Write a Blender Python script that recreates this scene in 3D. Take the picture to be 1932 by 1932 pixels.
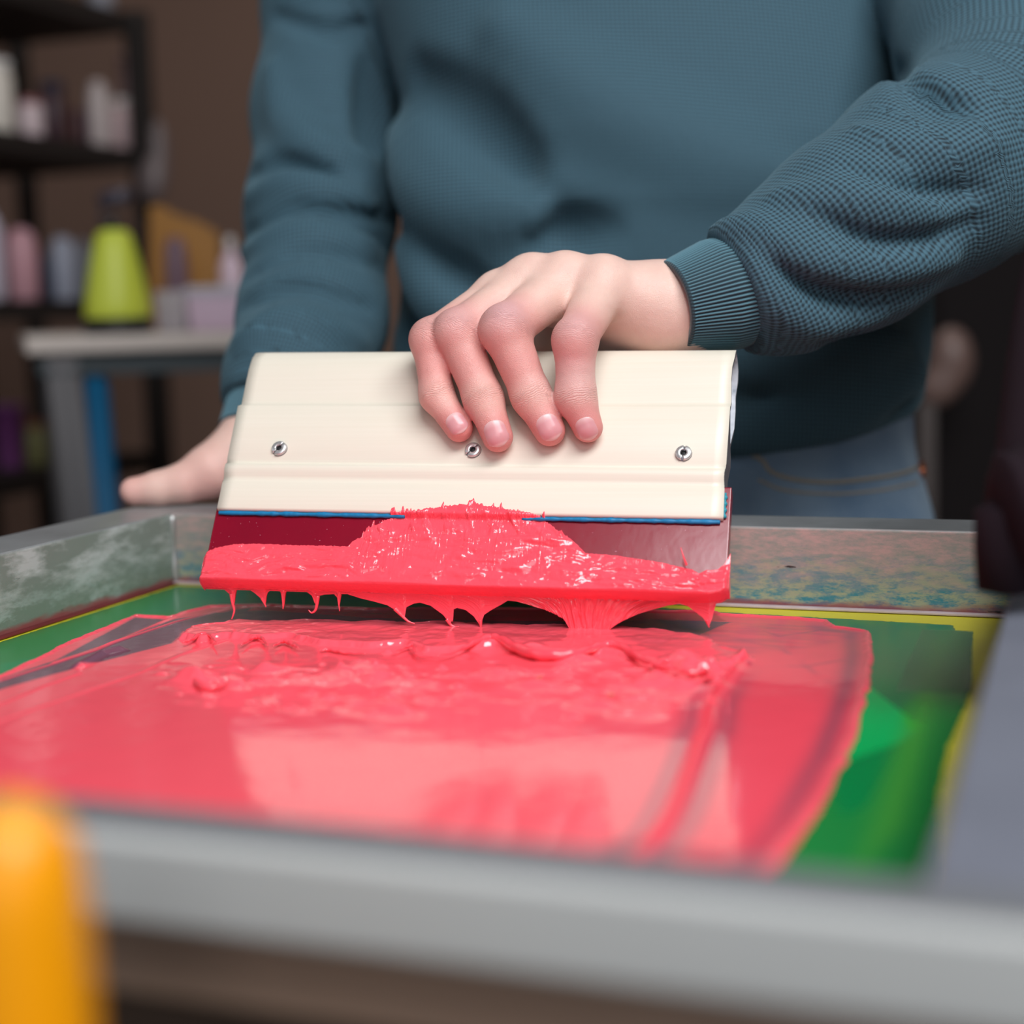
import bpy, bmesh, math, random
import numpy as np
import openvdb as vdb
from mathutils import Matrix, Vector

sc = bpy.context.scene
for _o in list(bpy.data.objects):
    bpy.data.objects.remove(_o, do_unlink=True)
COL = sc.collection
RNG = np.random.RandomState(7)

# ------------------------------------------------------------------ camera
FPX = 2963.5                                    # focal length in pixels of the 1932 px frame
CP = np.array([0.486577, -0.751577, 0.148306])  # metres; z = 0 is the printing mesh
_yaw, _pitch, _roll = -0.359513, 0.128441, -0.027534

def _axes(yaw, pitch, roll):
    f = np.array([math.sin(yaw)*math.cos(pitch), math.cos(yaw)*math.cos(pitch), -math.sin(pitch)])
    r = np.array([math.cos(yaw), -math.sin(yaw), 0.0])
    u = np.cross(r, f)
    return r*math.cos(roll)+u*math.sin(roll), -r*math.sin(roll)+u*math.cos(roll), f
CR, CU, CF = _axes(_yaw, _pitch, _roll)

cam_data = bpy.data.cameras.new('camera')
cam = bpy.data.objects.new('camera', cam_data)
COL.objects.link(cam)
_m = Matrix.Identity(4)
for _i in range(3):
    _m[_i][0], _m[_i][1], _m[_i][2], _m[_i][3] = CR[_i], CU[_i], -CF[_i], CP[_i]
cam.matrix_world = _m
cam_data.sensor_fit = 'HORIZONTAL'
cam_data.sensor_width = 24.0
cam_data.lens = FPX/1932*24.0
cam_data.clip_start = 0.01
cam_data.clip_end = 50
cam_data.dof.use_dof = True
cam_data.dof.focus_distance = 0.735
cam_data.dof.aperture_fstop = 2.5
sc.camera = cam

# ------------------------------------------------------------------ world, lights, exposure
w = bpy.data.worlds.new('world'); sc.world = w
w.use_nodes = True
nt = w.node_tree
bg = nt.nodes['Background']
bg.inputs[0].default_value = (0.78, 0.88, 1.0, 1)
bg.inputs[1].default_value = 0.22

def area(name, loc, target, sx, sy, power, col):
    d = bpy.data.lights.new(name, 'AREA'); d.shape = 'RECTANGLE'
    d.size, d.size_y, d.energy, d.color = sx, sy, power, col
    o = bpy.data.objects.new(name, d); COL.objects.link(o)
    o.location = loc
    o.rotation_euler = (Vector(target)-Vector(loc)).to_track_quat('-Z', 'Y').to_euler()
    return o
# tall windows behind the photographer, to the right, and a ceiling light over the press
area('skylight', (1.05, -0.95, 1.88), (0.40, -0.30, 0.0), 1.7, 1.5, 106, (0.97, 0.985, 1.0))
area('window_light', (1.3, -2.9, 1.1), (0.2, 0.0, 0.1), 1.6, 1.2, 17, (0.97, 0.98, 1.0))
area('window_light_side', (-1.9, -1.6, 1.5), (0.2, 0.1, 0.1), 1.0, 1.2, 5, (0.92, 0.96, 1.0))
area('ceiling_light', (-0.4, 1.5, 1.75), (-0.4, 2.0, 0.0), 1.6, 0.5, 8, (1.0, 0.96, 0.9))

sc.view_settings.view_transform = 'Standard'
sc.view_settings.look = 'None'
sc.view_settings.gamma = 1
sc.view_settings.use_curve_mapping = False
sc.view_settings.exposure = 0.0
sc.cycles.use_denoising = True
sc.cycles.max_bounces = 8

# ------------------------------------------------------------------ helpers
def W(px, py, d):
    """world point seen at pixel (px, py) at depth d along the optical axis"""
    return CP + d*(CF + CR*(px-966)/FPX - CU*(py-966)/FPX)

def ray(px, py):
    px = np.asarray(px, float)[..., None]; py = np.asarray(py, float)[..., None]
    return CF + CR*(px-966)/FPX - CU*(py-966)/FPX

def onz(px, py, z=0.0):
    d = ray(px, py); t = (z-CP[2])/d[..., 2]
    return CP + d*t[..., None]

def at(px, d, z):
    q = W(px, 590, d); q[2] = z; return q

def pix(P):
    P = np.asarray(P, float)-CP
    z = P@CF
    return 966+FPX*(P@CR)/z, 966-FPX*(P@CU)/z, z

def srgb(r, g, b, a=1.0):
    def f(c):
        c /= 255.0
        return c/12.92 if c <= 0.04045 else ((c+0.055)/1.055)**2.4
    return (f(r), f(g), f(b), a)

def tag(o, label=None, cat=None, group=None, kind=None):
    if label: o['label'] = label
    if cat: o['category'] = cat
    if group: o['group'] = group
    if kind: o['kind'] = kind
    return o

ORG = {}
def thing(name, label, cat, loc, group=None):
    o = bpy.data.objects.new(name, None); COL.objects.link(o)
    o.empty_display_size = 0.02
    o.location = tuple(loc); ORG[o.name] = np.array(loc, float)
    return tag(o, label, cat, group)

def mobj(name, V, F, mat, parent=None, smooth=True, origin=None, attrs=None):
    """vertices V in WORLD space; F list/array of faces"""
    V = np.asarray(V, float)
    if parent is not None:
        org = ORG[parent.name]
    else:
        org = np.array(origin, float) if origin is not None else np.array([V[:,0].mean(), V[:,1].mean(), V[:,2].min()])
    me = bpy.data.meshes.new(name)
    me.from_pydata((V-org).tolist() if len(V) < 20000 else (V-org), [], F.tolist() if isinstance(F, np.ndarray) else F)
    if attrs:
        for k, (typ, dat) in attrs.items():
            at_ = me.attributes.new(k, typ, 'POINT')
            if typ == 'FLOAT': at_.data.foreach_set('value', np.ascontiguousarray(dat, np.float32).ravel())
            elif typ == 'FLOAT_VECTOR': at_.data.foreach_set('vector', np.ascontiguousarray(dat, np.float32).ravel())
            else: at_.data.foreach_set('color', np.ascontiguousarray(dat, np.float32).ravel())
    me.update()
    me.polygons.foreach_set('use_smooth', [smooth]*len(me.polygons))
    o = bpy.data.objects.new(name, me); COL.objects.link(o)
    if mat: me.materials.append(mat)
    if parent is not None:
        o.parent = parent; ORG[o.name] = org
    else:
        o.location = tuple(org); ORG[o.name] = org
    return o

def bm_geo(fn, bevel=0, seg=2):
    bm = bmesh.new(); fn(bm)
    if bevel:
        bmesh.ops.bevel(bm, geom=bm.edges[:], offset=bevel, segments=seg, affect='EDGES', profile=0.7)
    bmesh.ops.recalc_face_normals(bm, faces=bm.faces[:])
    bm.verts.index_update()
    V = np.array([v.co[:] for v in bm.verts]); F = [[v.index for v in f.verts] for f in bm.faces]
    bm.free(); return V, F

def box_geo(lo, hi, bevel=0, seg=2, M=None, o=None):
    lo = np.array(lo, float); hi = np.array(hi, float)
    def fn(bm):
        r = bmesh.ops.create_cube(bm, size=1)
        for v in r['verts']:
            v.co = Vector([(lo[i]+hi[i])/2+v.co[i]*(hi[i]-lo[i]) for i in range(3)])
    V, F = bm_geo(fn, bevel, seg)
    if M is not None: V = V@np.array(M).T
    if o is not None: V = V+np.array(o)
    return V, F

def join(*gs):
    Vs, Fs, n = [], [], 0
    for V, F in gs:
        Vs.append(np.asarray(V, float)); Fs += [[i+n for i in f] for f in F]; n += len(V)
    return np.vstack(Vs), Fs

def lathe(prof, n=32, c=(0, 0, 0), sx=1.0, sy=1.0, rot=0.0):
    V, F = [], []
    for r, z in prof:
        for k in range(n):
            a = 2*math.pi*k/n
            x, y = r*math.cos(a)*sx, r*math.sin(a)*sy
            V.append((c[0]+x*math.cos(rot)-y*math.sin(rot), c[1]+x*math.sin(rot)+y*math.cos(rot), c[2]+z))
    m = len(prof)
    for i in range(m-1):
        for k in range(n):
            a, b = i*n+k, i*n+(k+1) % n
            F.append([a, b, b+n, a+n])
    if prof[0][0] > 1e-6: F.append(list(range(n))[::-1])
    if prof[-1][0] > 1e-6: F.append([(m-1)*n+k for k in range(n)])
    return np.array(V), F

def frames(P):
    P = np.asarray(P, float)
    T = np.gradient(P, axis=0); T /= np.linalg.norm(T, axis=1)[:, None]
    return T

def smooth_curve(P, n):
    """Catmull-Rom through control rows P (any number of columns)"""
    P = np.asarray(P, float); m = len(P)
    Q = np.vstack([2*P[0]-P[1], P, 2*P[-1]-P[-2]])
    out = []
    for t in np.linspace(0, m-1-1e-9, n):
        i = int(t); f = t-i
        a, b, c, d = Q[i], Q[i+1], Q[i+2], Q[i+3]
        out.append(0.5*((2*b)+(-a+c)*f+(2*a-5*b+4*c-d)*f*f+(-a+3*b-3*c+d)*f**3))
    return np.array(out)

def tube(P, R, n=10, ref=(0, 0, 1), ell=1.0, caps=True, fn=None):
    """P centreline, R radii; ell scales the radius along ref"""
    P = np.asarray(P, float); T = frames(P); R = np.broadcast_to(R, (len(P),))
    ref = np.array(ref, float); V, F = [], []
    ang = np.arange(n)*2*math.pi/n; s = np.cross(T[0], ref)
    for i in range(len(P)):
        s = s-T[i]*(s@T[i]); s /= np.linalg.norm(s)+1e-12
        b = np.cross(s, T[i])
        rr = R[i]*np.ones(n) if fn is None else R[i]+fn(i/(len(P)-1), ang)
        V.append(P[i]+np.outer(np.cos(ang)*rr, s)+np.outer(np.sin(ang)*rr*ell, b))
    V = np.vstack(V); m = len(P)
    for i in range(m-1):
        for k in range(n):
            a, b = i*n+k, i*n+(k+1) % n
            F.append([a, b, b+n, a+n])
    if caps: F.append(list(range(n))[::-1]); F.append([(m-1)*n+k for k in range(n)])
    return V, F

# numpy noise
def vnoise(x, y, seed=0):
    r = np.random.RandomState(seed); g = r.rand(256, 256).astype(np.float32)
    xi = np.floor(x).astype(int); yi = np.floor(y).astype(int)
    fx = x-xi; fy = y-yi
    fx = fx*fx*(3-2*fx); fy = fy*fy*(3-2*fy)
    a = g[xi % 256, yi % 256]; b = g[(xi+1) % 256, yi % 256]
    c = g[xi % 256, (yi+1) % 256]; d = g[(xi+1) % 256, (yi+1) % 256]
    return (a*(1-fx)+b*fx)*(1-fy)+(c*(1-fx)+d*fx)*fy-0.5

def fbm(x, y, seed=0, oct=4):
    s = 0; a = 1.0; f = 1.0
    for k in range(oct):
        s = s+a*vnoise(x*f+17.3*k, y*f+5.1*k, seed+k); a *= 0.5; f *= 2.03
    return s

def sstep(a, b, x):
    t = np.clip((x-a)/(b-a), 0, 1); return t*t*(3-2*t)

def seg_d(X, Y, a, b):
    """distance of 2D points to segment and its parameter"""
    ax, ay = a; bx, by = b; dx, dy = bx-ax, by-ay
    t = np.clip(((X-ax)*dx+(Y-ay)*dy)/(dx*dx+dy*dy+1e-18), 0, 1)
    return np.hypot(X-ax-t*dx, Y-ay-t*dy), t

def poly_sd(X, Y, P):
    """signed distance to polygon, positive inside"""
    d = np.full(X.shape, 1e9); inside = np.zeros(X.shape, bool)
    n = len(P)
    for i in range(n):
        a, b = P[i], P[(i+1) % n]
        d = np.minimum(d, seg_d(X, Y, a, b)[0])
        c = ((a[1] > Y) != (b[1] > Y))
        with np.errstate(divide='ignore', invalid='ignore'):
            xx = (b[0]-a[0])*(Y-a[1])/(b[1]-a[1]+1e-18)+a[0]
        inside ^= c & (X < xx)
    return np.where(inside, d, -d)

def line_d(X, Y, P):
    d = np.full(X.shape, 1e9); s = np.zeros(X.shape)
    n = len(P)-1
    for i in range(n):
        di, t = seg_d(X, Y, P[i], P[i+1])
        m = di < d; d = np.where(m, di, d); s = np.where(m, (i+t)/n, s)
    return d, s

# signed distance bodies
def smin(a, b, k):
    h = np.maximum(k-np.abs(a-b), 0)/k
    return np.minimum(a, b)-h*h*k*0.25
def smax(a, b, k): return -smin(-a, -b, k)

def cone(P, a, b, ra, rb):
    a = np.asarray(a, float); b = np.asarray(b, float); ab = b-a
    t = np.clip(((P-a)@ab)/(ab@ab+1e-18), 0, 1)
    return np.linalg.norm(P-a-t[:, None]*ab, axis=1)-(ra+(rb-ra)*t)

def chain(P, pts, rad, k=0.004):
    d = None
    for i in range(len(pts)-1):
        c = cone(P, pts[i], pts[i+1], rad[i], rad[i+1])
        d = c if d is None else smin(d, c, k)
    return d

def ellip(P, c, r, M=None):
    Q = P-np.asarray(c, float)
    if M is not None: Q = Q@np.asarray(M)      # columns of M are the axes
    r = np.asarray(r, float)
    k0 = np.linalg.norm(Q/r, axis=1); k1 = np.linalg.norm(Q/(r*r), axis=1)
    return k0*(k0-1.0)/(k1+1e-9)

def sdf_mesh(fn, lo, hi, vox):
    lo = np.array(lo, float); hi = np.array(hi, float)
    n = np.ceil((hi-lo)/vox).astype(int)+1
    arr = np.empty(n, np.float32)
    ys, zs = np.meshgrid(lo[1]+np.arange(n[1])*vox, lo[2]+np.arange(n[2])*vox, indexing='ij')
    ch = max(1, int(400000/(n[1]*n[2])))
    for i in range(0, n[0], ch):
        xs = lo[0]+np.arange(i, min(i+ch, n[0]))*vox
        P = np.stack([np.repeat(xs, ys.size), np.tile(ys.ravel(), len(xs)), np.tile(zs.ravel(), len(xs))], 1)
        arr[i:i+len(xs)] = fn(P).reshape(len(xs), n[1], n[2])
    arr[0], arr[-1], arr[:, 0], arr[:, -1], arr[:, :, 0], arr[:, :, -1] = (np.maximum(a, vox*0.5) for a in (arr[0], arr[-1], arr[:, 0], arr[:, -1], arr[:, :, 0], arr[:, :, -1]))
    g = vdb.FloatGrid(1.0); g.copyFromArray(np.clip(arr, -4*vox, 4*vox))
    V, F = g.convertToQuads(isovalue=0.0)
    V = V*vox+lo; F = F.astype(int)
    a, b, c, d = (V[F[:, k]] for k in range(4))
    vol = np.einsum('ij,ij->i', np.cross(b-a, c-a), a).sum()+np.einsum('ij,ij->i', np.cross(c-a, d-a), a).sum()
    if vol < 0: F = F[:, ::-1]
    return V, F

# ------------------------------------------------------------------ materials
class NT:
    def __init__(s, name):
        s.m = bpy.data.materials.new(name); s.m.use_nodes = True
        s.t = s.m.node_tree; s.b = s.t.nodes['Principled BSDF']
    def n(s, typ, **kw):
        o = s.t.nodes.new(typ)
        for k, v in kw.items():
            if k.startswith('i_'):
                key = k[2:]; key = int(key) if key.isdigit() else key.replace('_', ' ')
                o.inputs[key].default_value = v
            else: setattr(o, k, v)
        return o
    def l(s, a, b): s.t.links.new(a, b)
    def set(s, **kw):
        for k, v in kw.items(): s.b.inputs[k.replace('_', ' ')].default_value = v
        return s
    def math(s, op, a, b=None):
        o = s.n('ShaderNodeMath', operation=op)
        for i, v in enumerate((a, b)):
            if v is None: continue
            if isinstance(v, (int, float)): o.inputs[i].default_value = v
            else: s.l(v, o.inputs[i])
        return o.outputs[0]
    def mix(s, fac, a, b):
        o = s.n('ShaderNodeMix', data_type='RGBA')
        for i, v in ((0, fac), (6, a), (7, b)):
            if isinstance(v, (int, float, tuple)): o.inputs[i].default_value = v
            else: s.l(v, o.inputs[i])
        return o.outputs[2]
    def noise(s, scale, detail=4, vec=None, rough=0.5):
        o = s.n('ShaderNodeTexNoise'); o.inputs['Scale'].default_value = scale
        o.inputs['Detail'].default_value = detail; o.inputs['Roughness'].default_value = rough
        if vec is None: vec = s.coord()
        s.l(vec, o.inputs['Vector']); return o.outputs['Fac']
    def coord(s, scale=None):
        o = s.n('ShaderNodeTexCoord').outputs['Object']
        if scale is not None:
            m = s.n('ShaderNodeMapping'); s.l(o, m.inputs[0]); m.inputs['Scale'].default_value = scale; o = m.outputs[0]
        return o
    def ramp(s, fac, stops):
        o = s.n('ShaderNodeValToRGB'); e = o.color_ramp.elements
        while len(e) < len(stops): e.new(0.5)
        for x, (p, c) in zip(e, stops): x.position = p; x.color = c if isinstance(c, tuple) else (c, c, c, 1)
        s.l(fac, o.inputs[0]); return o.outputs[0]
    def bump(s, h, strength=0.5, dist=0.001, normal=None):
        o = s.n('ShaderNodeBump'); o.inputs['Strength'].default_value = strength; o.inputs['Distance'].default_value = dist
        s.l(h, o.inputs['Height'])
        if normal is not None: s.l(normal, o.inputs['Normal'])
        s.l(o.outputs[0], s.b.inputs['Normal']); return o.outputs[0]
    def color(s, c): s.l(c, s.b.inputs['Base Color'])
    def attr(s, name, out='Fac'):
        o = s.n('ShaderNodeAttribute', attribute_name=name); return o.outputs[out]

def plain(name, col, rough=0.5, metal=0.0, var=0.12, scale=30, spec=0.5, coat=0.0):
    t = NT(name); t.set(Roughness=rough, Metallic=metal); t.b.inputs['Specular IOR Level'].default_value = spec
    t.b.inputs['Coat Weight'].default_value = coat
    c2 = tuple(x*(1-var) for x in col[:3])+(1,)
    t.color(t.mix(t.noise(scale, 5), col, c2))
    return t.m

# brushed cream anodised aluminium
t = NT('cream_aluminium'); t.set(Roughness=0.42, Metallic=0.0)
v = t.coord((3, 60, 900)); n1 = t.noise(1.0, 3, v)
n2 = t.noise(4, 3)
t.color(t.mix(n1, srgb(222, 214, 197), srgb(229, 222, 208)))
t.b.inputs['Specular IOR Level'].default_value = 0.6
t.bump(n1, 0.05, 0.0004)
M_CREAM = t.m
M_CUT = plain('sawn_aluminium', srgb(150, 150, 158), 0.45, 0.6, 0.4, 400)
t = NT('inked_inner_wall'); t.set(Roughness=0.5)
t.color(t.ramp(t.noise(160, 4), [(0.0, srgb(60, 90, 110)), (0.36, srgb(190, 195, 205)), (0.7, srgb(225, 228, 235)), (0.75, srgb(190, 60, 80))]))
M_INNER = t.m
M_STEEL = plain('polished_steel', srgb(215, 215, 215), 0.3, 0.7, 0.15, 300)
M_BLACK = plain('black_recess', srgb(12, 12, 14), 0.6)
# burgundy rubber blade
t = NT('burgundy_rubber'); t.set(Roughness=0.24)
sp = t.ramp(t.noise(900, 1), [(0.76, 0.0), (0.80, 1.0)])
t.color(t.mix(sp, t.mix(t.noise(25, 4), srgb(140, 0, 36), srgb(118, 0, 32)), srgb(190, 120, 140)))
t.b.inputs['Specular IOR Level'].default_value = 0.8
t.bump(t.noise(120, 3), 0.1, 0.001)
M_BLADE = t.m
M_BLUE = plain('dried_blue_ink', srgb(0, 132, 190), 0.45, 0, 0.45, 500)
# wet coral ink
def ink_mat(name, vc):
    t = NT(name); t.set(Roughness=0.12)
    t.b.inputs['Specular IOR Level'].default_value = 0.75
    coral = srgb(255, 88, 104)
    t.b.inputs['Subsurface Weight'].default_value = 0.0
    if vc:
        t.color(t.attr('ink_colour', 'Color'))
        rr = t.math('ADD', t.math('MULTIPLY', t.noise(60, 3), 0.10), 0.05)
        t.l(rr, t.b.inputs['Roughness'])
        t.bump(t.math('ADD', t.math('MULTIPLY', t.noise(420, 2), 0.08), t.noise(50, 3)), 0.12, 0.0012)
    else:
        t.color(t.mix(t.noise(60, 2), coral, srgb(255, 80, 98)))
        t.bump(t.noise(260, 4, t.coord((1, 1, 1))), 0.30, 0.0012)
    return t.m
M_INK = ink_mat('wet_coral_ink', False)
M_INKF = ink_mat('coral_ink_film', True)
# skin
t = NT('skin')
tone = t.attr('flush')
base = t.mix(t.noise(130, 4), srgb(232, 198, 184), srgb(220, 180, 168))
base = t.mix(tone, base, srgb(208, 116, 116))
base = t.mix(t.math('MULTIPLY', t.attr('pale'), 0.55), base, srgb(196, 160, 172))
t.color(base)
t.set(Roughness=0.46); t.b.inputs['Subsurface Weight'].default_value = 0.12
t.b.inputs['Subsurface Radius'].default_value = (0.5, 0.2, 0.12); t.b.inputs['Subsurface Scale'].default_value = 0.008
cr = t.math('SINE', t.math('MULTIPLY', t.math('ADD', t.attr('crease_s'), t.math('MULTIPLY', t.noise(110, 3), 0.0075)), 2*math.pi/0.0019))
cr = t.math('MULTIPLY', t.math('POWER', t.math('ABSOLUTE', cr), 0.6), t.attr('crease_m'))
vor = t.n('ShaderNodeTexVoronoi', feature='DISTANCE_TO_EDGE'); vor.inputs['Scale'].default_value = 1300; t.l(t.coord(), vor.inputs[0])
h = t.math('ADD', t.math('MULTIPLY', cr, 0.42), t.math('ADD', t.math('MULTIPLY', vor.outputs['Distance'], 0.35), t.math('MULTIPLY', t.noise(90, 4), 0.9)))
t.bump(h, 0.7, 0.0008)
M_SKIN = t.m
t = NT('fingernail'); t.set(Roughness=0.28)
t.color(t.mix(t.attr('lunula'), srgb(212, 152, 156), srgb(230, 196, 194)))
t.b.inputs['Subsurface Weight'].default_value = 0.1; t.b.inputs['Subsurface Scale'].default_value = 0.004
M_NAIL = t.m
# knit: attribute 'knit' holds (along, around, 0) in metres
t = NT('teal_waffle_knit'); t.set(Roughness=0.85)
sx = t.n('ShaderNodeSeparateXYZ'); t.l(t.attr('knit', 'Vector'), sx.inputs[0])
pu = 2*math.pi/0.0037
s1 = t.math('SINE', t.math('MULTIPLY', sx.outputs[0], pu)); s2 = t.math('SINE', t.math('MULTIPLY', sx.outputs[1], pu*0.95))
pat = t.math('ADD', t.math('MULTIPLY', t.math('MULTIPLY', s1, s2), 0.5), 0.5)
pat = t.math('ADD', t.math('MULTIPLY', pat, 0.8), t.math('MULTIPLY', t.noise(900, 2), 0.2))
t.color(t.mix(t.ramp(pat, [(0.15, 0.0), (0.7, 1.0)]), srgb(20, 38, 47), srgb(62, 97, 113)))
t.b.inputs['Sheen Weight'].default_value = 0.25; t.b.inputs['Sheen Roughness'].default_value = 0.5
t.b.inputs['Sheen Tint'].default_value = srgb(150, 190, 205)
t.bump(pat, 0.6, 0.0009)
M_KNIT = t.m
t = NT('teal_rib_knit'); t.set(Roughness=0.85)
t.color(t.mix(t.attr('rib'), srgb(28, 52, 62), srgb(76, 116, 130)))
t.b.inputs['Sheen Weight'].default_value = 0.25
M_RIB = t.m
t = NT('blue_denim'); t.set(Roughness=0.9)
wv = t.noise(1.0, 2, t.coord((900, 900, 300)))
dn = t.mix(t.ramp(t.noise(9, 3), [(0.35, 0.0), (0.65, 1.0)]), srgb(56, 88, 120), srgb(132, 154, 172))
t.color(t.mix(t.math('MULTIPLY', wv, 0.4), dn, srgb(140, 155, 165)))
t.bump(wv, 0.3, 0.0006)
M_DENIM = t.m
M_SEAM = plain('denim_seam_thread', srgb(150, 142, 128), 0.9, 0, 0.3, 300)
M_COPPER = plain('copper_rivet', srgb(160, 92, 60), 0.4, 0.7)
M_SHOE = plain('dark_shoe_leather', srgb(30, 28, 28), 0.6)
M_HAIR = plain('brown_hair', srgb(60, 42, 30), 0.7, 0, 0.4, 200)
# aluminium frame with dried ink
def frame_mat(name, amount, dark=(120, 122, 124), olive=False):
    t = NT(name); t.set(Roughness=0.36)
    tc = t.n('ShaderNodeTexCoord').outputs['Object']
    sep = t.n('ShaderNodeSeparateXYZ'); t.l(tc, sep.inputs[0])
    mp = t.n('ShaderNodeMapping'); t.l(tc, mp.inputs[0]); mp.inputs['Scale'].default_value = (1, 1, 3.2)
    base = t.mix(t.noise(24, 6, mp.outputs[0], 0.6), srgb(*dark), srgb(176, 180, 182))
    z = sep.outputs[2]
    hi = t.ramp(t.math('ADD', t.math('MULTIPLY', z, 19), t.math('MULTIPLY', t.noise(90, 8, mp.outputs[0], 0.75), 0.8)), [(0.5, 0.0), (0.95, 1.0)])
    pink = t.mix(t.ramp(t.noise(110, 8, mp.outputs[0], 0.75), [(0.38, 0.0), (0.62, 1.0)]), srgb(146, 148, 142), srgb(190, 158, 154))
    teal = t.mix(t.ramp(t.noise(70, 9, mp.outputs[0], 0.78), [(0.44, 0.0), (0.56, 1.0)]), srgb(160, 166, 142), srgb(56, 130, 150))
    if olive:
        pink = t.mix(t.ramp(t.noise(22, 6, mp.outputs[0], 0.65), [(0.45, 0.0), (0.6, 1.0)]), srgb(132, 142, 134), srgb(190, 196, 194)); teal = t.mix(t.ramp(t.noise(30, 6, mp.outputs[0], 0.7), [(0.5, 0.0), (0.62, 1.0)]), srgb(122, 138, 126), srgb(160, 176, 170))
    st = t.mix(hi, teal, pink)
    low = t.ramp(t.math('ADD', t.math('MULTIPLY', z, 100), t.math('MULTIPLY', t.noise(50, 5, mp.outputs[0]), 0.8)), [(0.6, 1.0), (0.9, 0.0)])
    st = t.mix(t.math('MULTIPLY', low, 0.8), st, srgb(150, 62, 66))
    blk = t.ramp(t.noise(46, 5, t.coord((1, 1, 4)), 0.6), [(0.70, 0.0), (0.74, 1.0)])
    st = t.mix(blk, st, srgb(50, 48, 50))
    geo = t.n('ShaderNodeNewGeometry'); gn = t.n('ShaderNodeSeparateXYZ'); t.l(geo.outputs['True Normal'], gn.inputs[0])
    up = t.ramp(gn.outputs[2], [(0.5, 1.0), (0.8, 0.0)])
    m = t.math('MULTIPLY', up, amount)
    t.color(t.mix(m, base, st))
    t.l(t.math('SUBTRACT', 0.45, t.math('MULTIPLY', m, 0.35)), t.b.inputs['Metallic'])
    t.bump(t.noise(70, 6), 0.25, 0.001)
    return t.m
M_FRAME = frame_mat('stained_aluminium', 1.0)
M_FRAMEL = frame_mat('whitened_aluminium', 1.0, olive=True)
M_FRAMEN = plain('bare_aluminium', srgb(190, 191, 190), 0.40, 0.7, 0.15, 20)
M_FRAMER = plain('dull_blue_grey_aluminium', srgb(128, 132, 146), 0.5, 0.3, 0.25, 30)
t = NT('yellow_screen_mesh'); t.set(Roughness=0.4)
t.color(t.mix(t.noise(30, 4), srgb(222, 214, 50), srgb(196, 186, 44)))
wvx = t.noise(1.0, 2, t.coord((1500, 1500, 1)))
t.bump(wvx, 0.1, 0.0003)
M_MESH = t.m
t = NT('green_emulsion'); t.set(Roughness=0.2)
t.color(t.attr('tone', 'Color')); t.b.inputs['Specular IOR Level'].default_value = 0.6
t.bump(t.noise(70, 3), 0.05, 0.0006)
M_EMUL = t.m
t = NT('clear_tape'); t.set(Roughness=0.25)
t.color(t.mix(t.noise(80, 4), srgb(120, 160, 120), srgb(90, 140, 100))); t.b.inputs['Alpha'].default_value = 0.28
M_TAPE = t.m

# ------------------------------------------------------------------ room
FLOOR, CEIL = -0.90, 1.95
XL, XR, YB, YF = -3.4, 2.6, 2.75, -3.2
M_WALL = plain('brown_plaster', srgb(128, 101, 88), 0.9, 0, 0.12, 2)
M_FLOOR = plain('worn_concrete', srgb(96, 88, 80), 0.8, 0, 0.3, 6)
M_CEILM = plain('grey_ceiling_paint', srgb(150, 145, 140), 0.9)
def shell(name, lo, hi, mat):
    V, F = box_geo(lo, hi); o = mobj(name, V, F, mat, smooth=False); o['kind'] = 'structure'; return o
shell('floor', (XL-.1, YF-.1, FLOOR-.1), (XR+.1, YB+.1, FLOOR), M_FLOOR)
shell('wall_back', (XL-.1, YB, FLOOR), (XR+.1, YB+.1, CEIL), M_WALL)
shell('wall_left', (XL-.1, YF, FLOOR), (XL, YB, CEIL), M_WALL)
shell('wall_right', (XR, YF, FLOOR), (XR+.1, YB, CEIL), M_WALL)
shell('ceiling', (XL-.1, YF-.1, CEIL), (XR+.1, YB+.1, CEIL+.1), M_CEILM)

# ------------------------------------------------------------------ screen frame and press bench
W0, D0, H0, B0 = 0.4574, 0.461, 0.04, 0.04
bench = thing('press_bench', 'dark steel press bench carrying the aluminium screen frame', 'bench', (0.22, -0.2, FLOOR))
M_BENCH = plain('dark_bench_steel', srgb(52, 50, 52), 0.5, 0.4, 0.2, 20)
M_PLAT = plain('brown_platen_board', srgb(84, 66, 54), 0.7, 0, 0.3, 20)
V, F = box_geo((-0.03, -0.43, -0.052), (0.48, 0.03, -0.022), 0.003); mobj('platen', V, F, M_PLAT, bench)
V, F = box_geo((0.17, -0.26, FLOOR+.04), (0.27, -0.16, -0.052), 0.004); mobj('pedestal', V, F, M_BENCH, bench)
V, F = box_geo((-0.05, -0.45, FLOOR), (0.49, 0.05, FLOOR+.04), 0.004); mobj('base_plate', V, F, M_BENCH, bench)
for x0 in (-0.038, 0.462):
    V, F = box_geo((x0, -0.1, -0.06), (x0+.034, 0.0, -0.0008), 0.002); mobj('side_clamp', V, F, M_BENCH, bench)
    V, F = box_geo((min(x0, 0.24), -0.07, -0.075), (max(x0+.034, 0.2), -0.03, -0.0525), 0.002); mobj('support_rail', V, F, M_BENCH, bench)

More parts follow.
